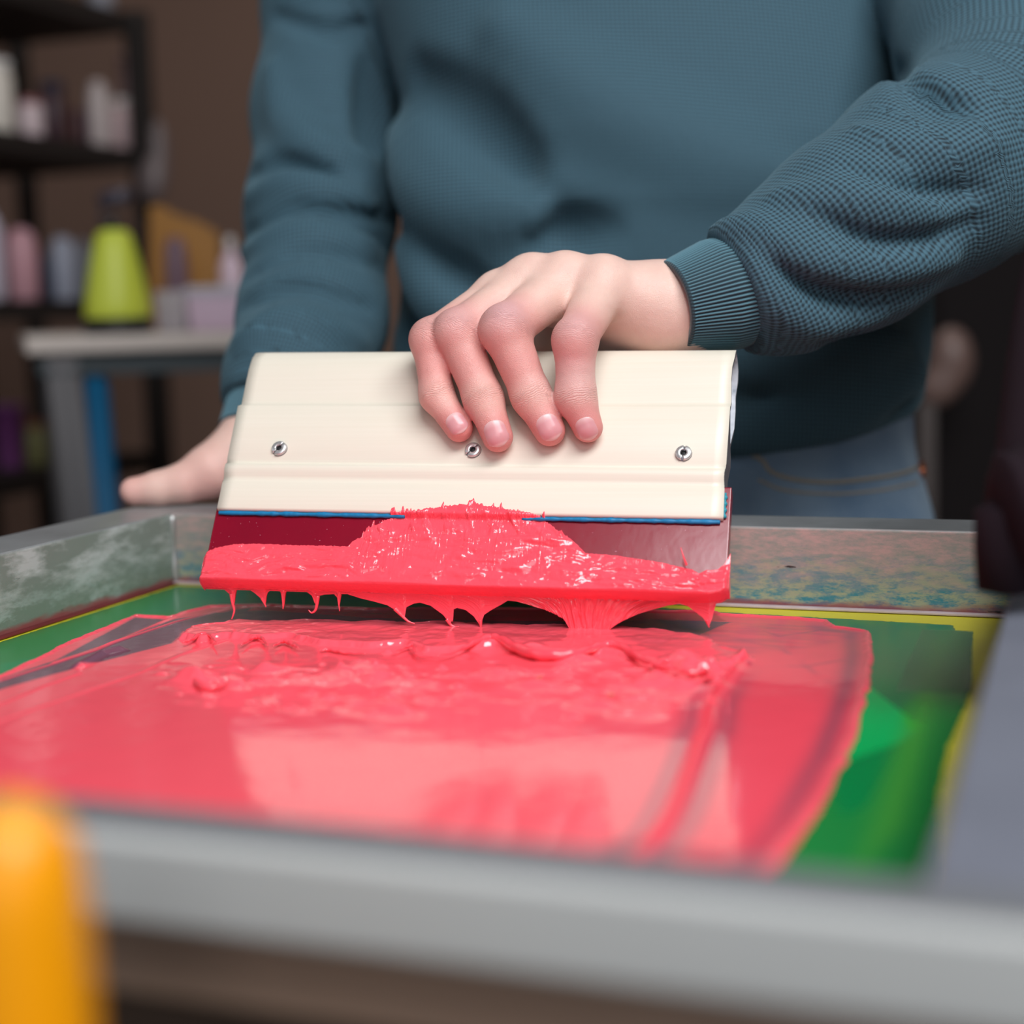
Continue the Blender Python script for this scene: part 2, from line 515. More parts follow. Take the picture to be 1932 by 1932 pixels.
scr = thing('screen_printing_frame', 'aluminium screen printing frame with yellow mesh and green stencil', 'screen frame', (W0/2, -D0/2, 0.0))
def bar(lo, hi, mat, label):
    V, F = box_geo(lo, hi, 0.0016, 3); o = mobj('frame_bar', V, F, mat, scr); o['label'] = label
    return o
bar((-B0, 0.0003, 0), (W0+B0, B0, H0), M_FRAME, 'back bar stained with teal and pink ink')
bar((-B0, -D0-.019, 0), (0, 0, H0), M_FRAMEL, 'left bar smeared with pale dried film')
bar((W0, -D0+.0003, 0), (W0+B0, 0, H0), M_FRAMER, 'dull blue-grey right bar')
bar((0.0003, -D0-.0215, 0.0215), (W0+B0, -D0, H0), plain('pale_aluminium', srgb(186, 188, 187), 0.5, 0.1, 0.1, 20), 'bare pale grey near bar')
V, F = box_geo((0.0003, -D0-.0170, H0-.0002), (W0+B0, -D0-.0004, H0+.0004), 0.0002); mobj('bar_top_shade', V, F, plain('bar_top_shade', srgb(104, 106, 110), 0.55, 0, 0.1, 20), scr)  # added darker layer: dim reflection on the bar top, put into colour
V, F = box_geo((0.0003, -D0-.010, 0.0), (W0+B0-.001, -D0-.001, 0.0215), 0.0008); o = mobj('lower_flange', V, F, plain('brown_tape', srgb(150, 125, 108), 0.6, 0, 0.2, 20), scr); o['label'] = 'brown lower flange of the near bar'
# weld bead and silver drip in the back left corner
P = [(0.0008, -0.0008, z) for z in np.linspace(0.0012, 0.039, 14)]
V, F = tube(P, 0.0016+0.0007*np.sin(np.linspace(0, 9, 14)), 10, (1, 0, 0)); mobj('weld_bead', V, F, M_FRAMEN, scr)
# white hem of the mesh along the back bar
M_HEM = plain('pale_glue_hem', srgb(206, 186, 190), 0.5, 0, 0.4, 90)
V, F = box_geo((0.001, -0.0042, 0.0003), (W0-.001, 0.0001, 0.0016), 0.0004); mobj('glue_strip', V, F, M_HEM, scr)
V, F = box_geo((0.0001, -D0, 0.0003), (0.0042, -0.004, 0.0012), 0.0004); mobj('glue_strip', V, F, plain('dark_red_glue', srgb(120, 40, 44), 0.5, 0, 0.5, 60), scr)
V, F = box_geo((0.0, -D0, -0.0006), (W0, 0.0, 0.0)); mobj('screen_mesh', V, F, M_MESH, scr, smooth=False)

def toplane(pts): return [tuple(onz(x, y, 0)[:2]) for x, y in pts]
# green emulsion: height field cut along its wavy border, with tone patches
GX = np.arange(0.0, W0, 0.0012); GY = np.arange(-D0, 0.0, 0.0012)
def hfield(name, GX, GY, H, mat, parent, attrs, zb=-0.0004, label=None, origin=None, thr=0.0):
    nx, ny = len(GX), len(GY)
    X, Y = np.meshgrid(GX, GY, indexing='ij')
    V = np.stack([X.ravel(), Y.ravel(), H.ravel()], 1)
    idx = np.arange(nx*ny).reshape(nx, ny)
    a, b, c, d = idx[:-1, :-1], idx[1:, :-1], idx[1:, 1:], idx[:-1, 1:]
    ok = np.maximum.reduce([H[:-1, :-1], H[1:, :-1], H[1:, 1:], H[:-1, 1:]]) > thr
    F = np.stack([a[ok], b[ok], c[ok], d[ok]], 1)
    used = np.zeros(nx*ny, bool); used[F.ravel()] = True
    remap = np.cumsum(used)-1
    at2 = {k: (t, np.asarray(v)[used]) for k, (t, v) in attrs.items()}
    return mobj(name, V[used], remap[F], mat, parent, attrs=at2, origin=origin)
X, Y = np.meshgrid(GX, GY, indexing='ij')
emul = toplane([(330, 1117), (500, 1100), (966, 1132), (1383, 1157), (1740, 1177), (1798, 1180), (1803, 1190), (1836, 1193), (1832, 1235), (1834, 1290), (1822, 1330), (1788, 1410), (1772, 1500)])+[(0.452, -0.40), (0.45, -0.46)]+[(0.0, -0.46)]
emul[0] = (0.007, -0.006)
emul = [(0.006, -0.0075), (0.25, -0.0075)] + emul[3:-1] + [(0.006, -0.459)]
sd = poly_sd(X, Y, emul)+0.0004*fbm(X*300, Y*300, 3)
H = np.clip(0.0007+sd*0.6, -0.0005, 0.0004)*1.0
H = np.where(sd > 0, np.clip(sd, 0, 0.0004)+0.00001, np.clip(sd*0.6, -0.0005, -0.00001))
def lerp(a, b, t): return a*(1-t[..., None])+b*t[..., None]
g0 = np.array(srgb(26, 126, 56)); col = np.tile(g0, X.shape+(1,)); 
px, py, _ = pix(np.stack([X, Y, 0*X], -1).reshape(-1, 3)); px = px.reshape(X.shape); py = py.reshape(X.shape)
def patch(col, pts, c, soft=0.002, a=1.0):
    s = poly_sd(X, Y, toplane(pts)); return lerp(col, np.array(srgb(*c)), a*sstep(-soft, soft, s))
col = patch(col, [(1600, 1180), (1800, 1180), (1800, 1260), (1600, 1420)], (22, 118, 66))
col = patch(col, [(1645, 1200), (1700, 1200), (1700, 1300), (1600, 1330)], (16, 122, 66), 0.004)
col = patch(col, [(1620, 1280), (1738, 1375), (1690, 1408), (1560, 1450)], (0, 165, 84), 0.0006)  # bright facet: a reflection painted into the green
col = patch(col, [(1700, 1345), (1742, 1376), (1715, 1382)], (30, 168, 56), 0.001)
col = patch(col, [(1560, 1450), (1690, 1405), (1640, 1520), (1585, 1545)], (0, 124, 62), 0.002)
col = patch(col, [(1770, 1190), (1800, 1195), (1700, 1560), (1620, 1640), (1690, 1440)], (66, 148, 52), 0.006, 0.85)  # light streak, also a reflection put into the colour
col = patch(col, [(0, 1255), (180, 1220), (160, 1240), (0, 1280)], (0, 134, 76), 0.003)
col = patch(col, [(330, 1118), (560, 1105), (700, 1135), (420, 1145), (250, 1165)], (20, 130, 76), 0.008)
hfield('green_stencil', GX, GY, H, M_EMUL, scr, {'tone': ('FLOAT_COLOR', col.reshape(-1, 4))})
for q in ([(1740, 1190), (1836, 1193), (1834, 1310), (1690, 1305)],):
    P = [np.append(p, 0.00062) for p in toplane(q)]
    V = np.array(P+[p-np.array([0, 0, 0.00018]) for p in P]); F = [[0, 3, 2, 1], [4, 5, 6, 7]]+[[i, (i+1) % 4, 4+(i+1) % 4, 4+i] for i in range(4)]
    o = mobj('clear_tape', V, F, M_TAPE, scr, smooth=False)

# ------------------------------------------------------------------ ink film on the screen
GX = np.concatenate([np.arange(0.004, 0.4225, 0.00065)]); GY = np.concatenate([np.arange(-D0+.003, -0.26, 0.0011), np.arange(-0.26, -0.012, 0.0006)])
X, Y = np.meshgrid(GX, GY, indexing='ij')
film = toplane([(0, 1280), (130, 1215), (255, 1165), (318, 1168), (345, 1158), (395, 1148), (480, 1145), (700, 1152), (966, 1152), (1270, 1157), (1345, 1157), (1365, 1163), (1425, 1166), (1500, 1170), (1565, 1176), (1580, 1187), (1630, 1193), (1643, 1198), (1648, 1240), (1640, 1300), (1618, 1380), (1600, 1430), (1530, 1560)])+[(0.409, -0.36), (0.40, -0.455), (0.06, -0.455), (0.057, -0.34)]
nz = fbm(X*90, Y*90, 11, 4); nzf = fbm(X*420, Y*420, 21, 3)
sd = poly_sd(X, Y, film)+0.0011*nz+0.0006*nzf
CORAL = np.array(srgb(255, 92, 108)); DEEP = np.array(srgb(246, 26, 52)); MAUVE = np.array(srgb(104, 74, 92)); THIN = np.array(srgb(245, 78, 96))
col = np.tile(CORAL, X.shape+(1,))
hgt = 0.0007+0.0001*nz
def reg(pts, soft=0.003, jag=0.0015):
    return sstep(-soft, soft, poly_sd(X, Y, toplane(pts))+jag*nz)
# thin scraped regions and painted shade at the back
right = reg([(1395, 1150), (1700, 1150), (1700, 1700), (1170, 1700), (1300, 1480), (1330, 1350), (1420, 1245), (1340, 1215), (1100, 1190), (1000, 1180), (1000, 1140)], 0.003, 0.002)
col = lerp(col, THIN, right*0.9)
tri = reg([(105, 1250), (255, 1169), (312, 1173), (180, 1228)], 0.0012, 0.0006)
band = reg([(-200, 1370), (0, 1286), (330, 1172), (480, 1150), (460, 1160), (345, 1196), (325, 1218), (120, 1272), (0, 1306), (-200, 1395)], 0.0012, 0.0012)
back_shade = reg([(395, 1160), (560, 1152), (800, 1165), (1120, 1163), (1300, 1175), (1380, 1178), (1250, 1230), (1000, 1215), (500, 1182), (400, 1182)], 0.0012, 0.001)  # shade under the squeegee, painted mauve into the ink colour
col = lerp(col, MAUVE, np.maximum.reduce([tri*0.95, band*0.95, back_shade*0.9]))
red_strip = reg([(480, 1150), (560, 1146), (700, 1153), (1270, 1157), (1345, 1158), (1370, 1176), (1000, 1176), (700, 1170), (500, 1156)], 0.001, 0.002)
col = lerp(col, np.array(srgb(206, 40, 66)), red_strip*0.9)
# mauve grey smears in the right thin area
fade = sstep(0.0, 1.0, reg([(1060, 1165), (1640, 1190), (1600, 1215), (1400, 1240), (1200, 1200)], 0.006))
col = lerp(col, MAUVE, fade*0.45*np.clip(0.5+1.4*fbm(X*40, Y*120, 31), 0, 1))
for L_, wd, a in (([(1280, 1175), (1330, 1200), (1420, 1262), (1520, 1262), (1590, 1250)], 0.0012, 0.5), ([(1440, 1195), (1470, 1205), (1540, 1195)], 0.001, 0.5), ([(1400, 1215), (1470, 1225), (1560, 1290), (1610, 1310)], 0.0016, 0.35)):
    d, s = line_d(X, Y, toplane(L_)); col = lerp(col, MAUVE, a*np.exp(-(d/wd)**2)*np.clip(0.6+1.5*nz, 0, 1))
edge = toplane([(1637, 1200), (1643, 1240), (1634, 1300), (1612, 1380), (1592, 1440), (1520, 1560)])+[(0.404, -0.36), (0.395, -0.45)]
d, s = line_d(X, Y, edge)
inn = poly_sd(X, Y, film)
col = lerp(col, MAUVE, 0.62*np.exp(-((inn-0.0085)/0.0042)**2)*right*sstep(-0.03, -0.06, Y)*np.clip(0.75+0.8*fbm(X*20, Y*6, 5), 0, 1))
bead = np.exp(-((sd-0.0016)/0.0013)**2)
col = lerp(col, CORAL, bead*0.95); hgt += 0.0009*bead
# long ridge left by the blade on the right
rp = toplane([(1408, 1248), (1385, 1275), (1345, 1330), (1335, 1375), (1320, 1410), (1290, 1490), (1235, 1590)])+[(0.365, -0.40), (0.35, -0.45)]
rp = [tuple(q) for q in smooth_curve(np.array(rp), 30)]
d, s = line_d(X, Y, rp)
col = lerp(col, MAUVE, 0.55*np.exp(-((d-0.0065)/0.004)**2)*sstep(0.05, 0.3, s))  # mauve shadow beside the ridge, painted into the ink colour
rid = np.exp(-(d/0.0021)**2)*(0.7+0.5*sstep(0.9, 0.1, s)); hgt += 0.0016*rid; col = lerp(col, CORAL, np.clip(rid, 0, 1))
col = lerp(col, DEEP, 0.4*np.exp(-((d-0.0004)/0.0008)**2))
# left streak lines
for L_ in ([(-100, 1400), (260, 1275), (340, 1240), (470, 1200)], [(0, 1334), (80, 1300), (150, 1275)], [(0, 1290), (180, 1232), (330, 1168)], [(100, 1256), (330, 1178), (440, 1150)]):
    d, s = line_d(X, Y, toplane(L_)); r_ = np.exp(-(d/0.0011)**2); hgt += 0.0005*r_; col = lerp(col, CORAL, 0.9*r_)
d, s = line_d(X, Y, toplane([(150, 1262), (190, 1240), (225, 1232)])); hgt += 0.0022*np.exp(-(d/0.0028)**2)
# raised slab of ink under the squeegee with a ragged front edge
slab = toplane([(345, 1210), (360, 1196), (420, 1188), (450, 1180), (560, 1181), (620, 1180), (660, 1184), (800, 1186), (1000, 1190), (1060, 1190), (1150, 1197), (1180, 1194), (1260, 1200), (1310, 1208), (1345, 1218), (1356, 1230), (1405, 1243), (1408, 1252), (1340, 1275), (1300, 1282), (1250, 1262), (1200, 1252), (1140, 1240), (1060, 1240), (960, 1236), (930, 1225), (860, 1236), (800, 1236), (760, 1222), (700, 1228), (600, 1222), (540, 1208), (480, 1213), (430, 1208), (380, 1216)])
ss = poly_sd(X, Y, slab)+0.0016*nz+0.0008*nzf
hgt += 0.0024*sstep(-0.0012, 0.0022, ss)*(1+0.25*nz)
rim = np.exp(-((ss-0.0012)/0.0013)**2)
hgt += 0.0012*rim*np.clip(0.3+1.2*fbm(X*60, Y*60, 41), 0, 1.3)*sstep(-0.03, -0.06, Y)
col = lerp(col, CORAL, sstep(-0.001, 0.001, ss)*0.85)
# lumps, curls and craters
rs = np.random.RandomState(5)
def lump(pxx, pyy, r, h, ring=0.0, ecc=1.6):
    global hgt
    c = onz(pxx, pyy, 0)[:2]; dd = np.hypot((X-c[0])/ecc, Y-c[1])/r
    h = h*1.3
    hgt = hgt+h*np.exp(-dd**2)-ring*h*np.exp(-(dd/0.55)**2)*1.2
for a in ((400, 1285, .0065, .0034, .8), (375, 1292, .003, .003, 0), (440, 1300, .004, .0018, 0), (350, 1288, .003, .003, 0), (500, 1272, .0032, .003, 0), (540, 1270, .004, .0014, 0), (560, 1285, .006, .0016, .5), (620, 1290, .006, .0012, 0), (690, 1275, .008, .0026, 0), (725, 1287, .005, .003, 1.0), (800, 1295, .006, .0012, 0), (710, 1340, .007, .0026, .6), (745, 1350, .005, .002, 0), (680, 1338, .003, -.002, 0), (945, 1275, .0045, .003, .7), (1000, 1300, .005, .0016, 0), (1050, 1298, .006, .002, .5), (1020, 1245, .004, .002, 0), (1080, 1255, .005, .002, 0), (1225, 1292, .004, .003, .5), (1250, 1300, .003, .003, 0), (1210, 1300, .003, .002, 0), (1290, 1303, .003, .0025, 0), (1110, 1333, .005, .0018, .5), (1200, 1350, .005, .002, .4), (1140, 1340, .004, .0016, 0), (1330, 1270, .005, .0028, .3), (1290, 1260, .004, .003, 0)):
    lump(*a)
for k in range(220):
    t = rs.rand(); pxx = 340+1020*t+rs.randn()*15; pyy = 1278+rs.randn()*15+(rs.rand() < .3)*45
    lump(pxx, pyy, rs.uniform(.0009, .0026), rs.uniform(-.0007, .0016), rs.choice([0, 0, .8]), rs.uniform(1, 2.5))
zone = np.exp(-((py_ := pix(np.stack([X, Y, 0*X], -1).reshape(-1, 3))[1].reshape(X.shape))-1283)**2/(2*30.0**2))*sstep(320, 420, pix(np.stack([X, Y, 0*X], -1).reshape(-1, 3))[0].reshape(X.shape))*(1-right)
hgt += zone*(0.0006*fbm(X*70, Y*80, 51, 3))
H = np.where(sd > 0, np.minimum(sd*1.2, hgt)+0.0004, 0.0004+np.maximum(sd*1.2, -0.0010))
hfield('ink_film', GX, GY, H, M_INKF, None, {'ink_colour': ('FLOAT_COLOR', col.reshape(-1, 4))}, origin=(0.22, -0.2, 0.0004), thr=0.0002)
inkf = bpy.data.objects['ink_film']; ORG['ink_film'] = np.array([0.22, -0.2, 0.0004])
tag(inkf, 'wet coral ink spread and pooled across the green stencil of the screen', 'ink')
# overhanging curls at the front of the slab
def roll(pts, r, zoff, n=60, seed=0):
    pts = np.array(pts, float)
    Q = onz(pts[:, 0], pts[:, 1], zoff)
    C_ = smooth_curve(np.hstack([Q, np.array(r)[:, None]]), n)
    k = np.arange(n)
    C_[:, 2] += 0.0004*np.sin(k*0.9+seed)*0.5
    return tube(C_[:, :3], np.maximum(C_[:, 3], 0.0002), 12)
g = [roll([(826, 1238), (862, 1228), (900, 1210), (925, 1203), (945, 1207), (975, 1222), (1010, 1233), (1050, 1236), (1090, 1233), (1120, 1222), (1150, 1216), (1180, 1224), (1210, 1242), (1245, 1256), (1285, 1262)], [.0002, .0007, .0013, .0018, .0021, .0023, .0025, .0025, .0022, .0018, .0018, .0017, .0015, .0012, .0003], 0.0043, 120),
     roll([(345, 1213), (362, 1206), (378, 1197), (396, 1199), (410, 1214)], [.0002, .0007, .001, .0008, .0002], 0.0036, 40),
     roll([(455, 1217), (475, 1204), (492, 1203), (506, 1218)], [.0002, .0008, .0009, .0002], 0.0032, 40),
     roll([(515, 1219), (535, 1210), (552, 1216), (563, 1222)], [.0002, .0008, .0007, .0002], 0.003, 40),
     roll([(602, 1228), (620, 1226), (650, 1231), (690, 1233)], [.0002, .0007, .0007, .0002], 0.0022, 40),
     roll([(745, 1230), (765, 1221), (780, 1218), (785, 1236), (820, 1239)], [.0002, .0007, .0008, .0006, .0003], 0.0034, 40),
     roll([(365, 1275), (372, 1288), (385, 1296), (405, 1297), (430, 1290)], [.0004, .0012, .0014, .0012, .0003], 0.0030, 40),
     roll([(1270, 1262), (1300, 1268), (1330, 1266), (1343, 1274), (1325, 1281)], [.0003, .0013, .0014, .0012, .0003], 0.0040, 40),
     roll([(1225, 1256), (1260, 1246), (1275, 1250)], [.0003, .001, .0003], 0.0040, 30)]
for V, F in g: mobj('ink_curl', V, F, M_INK, inkf)

# ------------------------------------------------------------------ squeegee
O = np.array([0.20967606, -0.08109011, 0.05462271])
_a = np.array([-0.57067664, -0.02289354, 0.13516538]); _th = np.linalg.norm(_a); _k = _a/_th
_K = np.array([[0, -_k[2], _k[1]], [_k[2], 0, -_k[0]], [-_k[1], _k[0], 0]]); RM = np.eye(3)+math.sin(_th)*_K+(1-math.cos(_th))*_K@_K
U_, N_, V_ = RM[:, 0], -RM[:, 1], RM[:, 2]
SL, SH, SB, SE = 0.24185764, 0.09355401, 0.03350962, 0.0028
def S(u, v, w=0.0):
    u = np.asarray(u, float)[..., None]; v = np.asarray(v, float)[..., None]; w = np.asarray(w, float)[..., None]
    return O+U_*u+V_*v+N_*w
def on_sq(px, py, w=0.0):
    d = ray(px, py); o = O+N_*w
    t = ((o-CP)@N_)/(d@N_)
    Q = CP+d*t[..., None]-O
    return Q@U_, Q@V_
sq = thing('squeegee', 'cream aluminium squeegee with burgundy rubber blade held over the screen', 'squeegee', S(0, -SB))
prof = [(-.0010, 0), (-.0003, .0004), (0, .0012), (0, .0145), (-.0005, .0155), (-.0009, .0168), (-.0004, .0185), (.0007, .0205), (.0009, .0228), (.0006, .0243), (-.0006, .0252), (-.0007, .0262), (0, .0275), (.0001, .0568), (-.0002, .0574), (-.0010, .0577), (-.0011, .060), (-.0010, .072), (-.0013, .079), (-.0026, .0855), (-.0052, .0901), (-.0090, .0928), (-.0135, .09355), (-.0185, .0928), (-.0235, .0900), (-.0275, .0850), (-.0295, .0780), (-.0290, .0690), (-.0262, .0580), (-.0220, .0470), (-.0180, .0390), (-.0155, .0330), (-.0150, .0250), (-.0150, .0010), (-.0146, 0)]
def off(poly, t):
    P = np.array(poly); n = len(P); o = []
    for i in range(n):
        a, b = P[i]-P[i-1], P[(i+1) % n]-P[i]
        na = np.array([-a[1], a[0]])/np.linalg.norm(a); nb = np.array([-b[1], b[0]])/np.linalg.norm(b)
        m = na+nb; m /= np.linalg.norm(m); o.append(P[i]+m*t/max(0.5, m@na))
    return np.array(o)
outer = np.array(prof)
inner = [(w_, v_) for w_, v_ in off(prof, 0.0019) if v_ > 0.036 and True]
def handle_geo():
    def fn(bm):
        xs = np.linspace(-SL/2, SL/2, 41)
        def edge_u(x, w_, v_, end):
            # the sawn right end is slightly wavy; lower part sticks out by a hair
            if end and x > 0: return x+0.0006*math.sin(v_*230)+(0.0004 if v_ > .06 else 0)
            return x-(0.0012 if (v_ < .0570) else 0)*(x < 0)
        rings = []
        for i, x in enumerate(xs):
            e = i in (0, len(xs)-1)
            lo = [bm.verts.new(S(edge_u(x, *q, e), q[1], q[0])) for q in outer]
            li = [bm.verts.new(S(edge_u(x, *q, e), q[1], q[0])) for q in inner]
            rings.append((lo, li))
        for (a, ai), (b, bi) in zip(rings[:-1], rings[1:]):
            for L1, L2 in ((a, b), (ai, bi)):
                for k in range(len(L1)):
                    k2 = (k+1) % len(L1)
                    f = bm.faces.new([L1[k], L1[k2], L2[k2], L2[k]])
                    if L1 is ai: f.material_index = 1
        for r in (rings[0], rings[-1]):
            ed = []
            for L1 in r:
                for k in range(len(L1)):
                    ed.append(bm.edges.get([L1[k], L1[(k+1) % len(L1)]]))
            res = bmesh.ops.triangle_fill(bm, use_beauty=True, edges=ed)
            for f in res['geom']:
                if isinstance(f, bmesh.types.BMFace): f.material_index = 2; f.smooth = False
    bm = bmesh.new(); fn(bm); bmesh.ops.recalc_face_normals(bm, faces=bm.faces[:]); bm.verts.index_update()
    V = np.array([v.co[:] for v in bm.verts]); F = [[v.index for v in f.verts] for f in bm.faces]; mi = [f.material_index for f in bm.faces]; bm.free()
    return V, F, mi
V, F, mi = handle_geo()
hd = mobj('handle', V, F, M_CREAM, sq); hd['label'] = 'cream extruded hollow handle'
hd.data.materials.append(M_INNER); hd.data.materials.append(M_CUT)
hd.data.polygons.foreach_set('material_index', mi)
hd.data.polygons.foreach_set('use_smooth', [m != 2 for m in mi])
Rm = np.stack([U_, V_, N_], 1)
V, F = box_geo((-SL/2-SE, -SB, -.0118), (SL/2+SE, .0170, -.0030), 0.0006, 3, Rm, O)
bl = mobj('rubber_blade', V, F, M_BLADE, sq); bl['label'] = 'burgundy rubber blade'
# dried blue line of ink below the handle, both sides of the splash
def blue_line(u0, u1, seed):
    us = np.linspace(u0, u1, 120); n_ = fbm(us*300, us*0+3, seed, 3)
    g_ = []
    P = S(us, -0.0011+0*us, -0.0020+0*us)
    return tube(P, 0.0011+0.0005*n_, 8, N_)
for V, F in (blue_line(-.1215, -.028, 3), blue_line(.0285, .1195, 9)): mobj('dried_ink_line', V, F, M_BLUE, sq)['label'] = 'dried bright blue ink along the handle edge'
V, F = tube(S(np.full(20, .1212), np.linspace(.001, .0135, 20), np.full(20, -.0022)), 0.0008+.0004*np.sin(np.arange(20)*1.3), 8, N_)
mobj('dried_ink_line', V, F, plain('dried_turquoise_ink', srgb(40, 160, 180), 0.5, 0, .4, 600), sq)
# slotted nuts
def sector(r0, r1, a0, a1, h0, h1, n=20):
    V, F = [], []
    for i in range(n+1):
        a = a0+(a1-a0)*i/n
        for r, h in ((r0, h0), (r0, h1-.0001), (r0+.0003, h1), (r1-.0005, h1), (r1, h1-.0005), (r1, h0)):
            V.append((r*math.cos(a), r*math.sin(a), h))
    for i in range(n):
        for k in range(6):
            a, b = i*6+k, i*6+(k+1) % 6; F.append([a, b, b+6, a+6])
    F.append([0, 5, 4, 3, 2, 1]); F.append([n*6+k for k in range(6)])
    return np.array(V), F
for px_, py_, ang in ((528, 847.5, 0.9), (893, 850.5, -2.35), (1290, 856.5, 1.45)):
    u, v = on_sq(px_, py_); u = float(u); v = float(v)
    gap = 0.30
    g = join(sector(.0015, .0038, ang+gap/2, ang+math.pi-gap/2, 0, .0018), sector(.0015, .0038, ang+math.pi+gap/2, ang+2*math.pi-gap/2, 0, .0018))
    base = lathe([(0.0001, .0004), (.0036, .0004), (.0038, .0002), (.0040, -.0002), (.0040, -.0006)], 28)
    loc = S(u, v, 0.0001)
    nt_ = mobj('slotted_nut', g[0]@Rm.T+loc, g[1], M_STEEL, sq)
    mobj('nut_recess', base[0]@Rm.T+loc, base[1], M_CUT, nt_)
    c = lathe([(.0014, .0003), (.0014, .0006), (.0001, .0007)], 16)
    mobj('hole_shade_disk', c[0]@Rm.T+loc, c[1], M_BLACK, nt_)  # black disk puts the shade inside the nut's hole into colour

# ink carried by the blade: columns from the top outline over the lip down to the hanging sheet
top_px = [(378, 1056), (388, 1038), (405, 1030), (440, 1023), (480, 1022), (560, 1025), (655, 1027), (664, 1017), (690, 1002), (700, 990), (730, 975), (755, 966), (800, 961), (850, 953), (900, 951), (940, 957), (990, 966), (1015, 972), (1035, 984), (1060, 1000), (1085, 1020), (1104, 1040), (1150, 1043), (1200, 1050), (1250, 1058), (1290, 1068), (1306, 1071), (1318, 1079), (1332, 1072), (1352, 1072), (1366, 1062), (1378, 1040)]
lip_px = [(374, 1084), (600, 1090), (966, 1101), (1200, 1107), (1335, 1112), (1357, 1108), (1378, 1096)]
bot_px = [(374, 1086), (379, 1096), (384, 1101), (388, 1092), (400, 1097), (418, 1108), (433, 1121), (437, 1138), (440, 1150), (442, 1130), (444, 1115), (452, 1106), (462, 1107), (480, 1119), (494, 1131), (500, 1143), (501, 1128), (504, 1119), (512, 1112), (520, 1110), (529, 1117), (533, 1135), (535, 1147), (536, 1130), (538, 1118), (548, 1110), (560, 1111), (575, 1114), (588, 1124), (594, 1140), (597, 1130), (602, 1124), (612, 1122), (630, 1121), (636, 1128), (639, 1148), (641, 1134), (643, 1121), (655, 1121), (680, 1129), (705, 1135), (730, 1142), (748, 1153), (762, 1168), (766, 1146), (780, 1139), (792, 1137), (812, 1143), (835, 1160), (848, 1177), (853, 1182), (852.9, 1170), (855, 1150), (862, 1147), (878, 1151), (893, 1163), (903, 1178), (907, 1192), (909, 1170), (913, 1160), (925, 1152), (945, 1141), (958, 1133), (975, 1135), (1000, 1142), (1025, 1150), (1050, 1160), (1065, 1171), (1072, 1184), (1073, 1192), (1074, 1200), (1085, 1206), (1110, 1210), (1132, 1206), (1145, 1192), (1160, 1180), (1180, 1169), (1205, 1158), (1240, 1148), (1262, 1142), (1282, 1139), (1298, 1144), (1312, 1155), (1326, 1166), (1337, 1181), (1343, 1167), (1350, 1142), (1356, 1125), (1366, 1108), (1378, 1098)]
bot_px = sorted(bot_px)
uL, uR = -SL/2-SE-.0013, SL/2+SE+.0013
us = np.linspace(uL, uR, 1300)
tp = np.array(top_px, float); tu, tv = on_sq(tp[:, 0], tp[:, 1], -0.001)
o_ = np.argsort(tu); vt = np.interp(us, tu[o_], tv[o_])
rag = fbm(us*900, us*0+1.5, 71, 4)
spk = np.clip(fbm(us*700, us*0+7.7, 75, 2)-0.18, 0, 1)
inh = sstep(-.052, -.047, us)*sstep(.052, .047, us)
vt = vt+0.0012*rag*(0.35+0.9*inh)+inh*0.014*spk
lp = np.array(lip_px, float); WL = 0.0038
lu, lv = on_sq(lp[:, 0], lp[:, 1], WL); o_ = np.argsort(lu); vl = np.interp(us, lu[o_], lv[o_])
vt = np.maximum(vt, vl+0.0012)
# vertical plane through the lip for the hanging sheet
PL = O+V_*float(np.interp(0, us, vl))+N_*(-0.0085)
nV = np.cross(U_, [0, 0, 1]); nV /= np.linalg.norm(nV)
bp = np.array(bot_px, float); d_ = ray(bp[:, 0], bp[:, 1]); t_ = ((PL-CP)@nV)/(d_@nV); BQ = CP+d_*t_[:, None]
bu = (BQ-O)@U_/(1.0)
# express as (u along U_, drop below) : P = S(u, vl) + k*Z
Lp0 = S(us, vl, -0.0085)
bz = np.interp(us, np.maximum.accumulate(bu), BQ[:, 2])
ends = sstep(uL, uL+.0022, us)*sstep(uR, uR-.0022, us)
bz = np.minimum(bz, Lp0[:, 2]-0.0022)
bz = np.maximum(bz, 0.0026)
rows = []
NR1, NR2, NR3 = 46, 12, 40
hill = sstep(-.052, -.044, us)*sstep(.055, .046, us)
for j in range(NR1):
    s = j/(NR1-1); v = vt+(vl-vt)*s
    xx, yy = us, v
    xw = xx+0.006*fbm(xx*70+3, yy*70, 61, 3); yw = yy+0.004*fbm(xx*50, yy*90+9, 63, 3)
    rel = 0.0026*fbm(xw*70+yw*40, yw*240-xw*25, 81, 4)+0.0016*fbm(xw*35, yw*380+xw*20, 83, 2)
    streak = 0.0036*fbm(xw*190+yw*90, yw*60+xw*30, 85, 3)*hill*sstep(-.014, -.004, yy)
    bandr = 0.0009*np.exp(-((yy+0.0125)/0.0014)**2)*hill
    t = (0.0006+0.0034*sstep(0, 1, s**0.9)+(rel*0.9+streak+bandr)*sstep(0, .12, s)*(1-0.8*sstep(.85, 1, s)))
    t = np.maximum(t, 0.0004)
    base = -0.0030+np.where(v > -0.0006, 0.0032, 0.0)*sstep(-0.0022, 0.0003, v)
    base = -0.0030+0.0031*sstep(-0.0016, -0.0002, v)
    if j == 0: t = t*0-0.0006
    rows.append(S(us, v, base+t*ends**0.5))
for j in range(1, NR2+1):
    a = j/NR2*math.pi*0.5
    # roll round the lip and under the blade
    v = vl-0.0018*np.sin(a); wv_ = -0.0034+0.0040*np.cos(a)*1.0+0.0034-0.0034*sstep(0, 1, j/NR2)
    wv_ = 0.0008-(1-math.cos(a))*0.0088
    rows.append(S(us, v, -0.003+0.0038*ends**0.5+wv_*1.0-0.0008*(1-0)))
Pu = rows[-1]
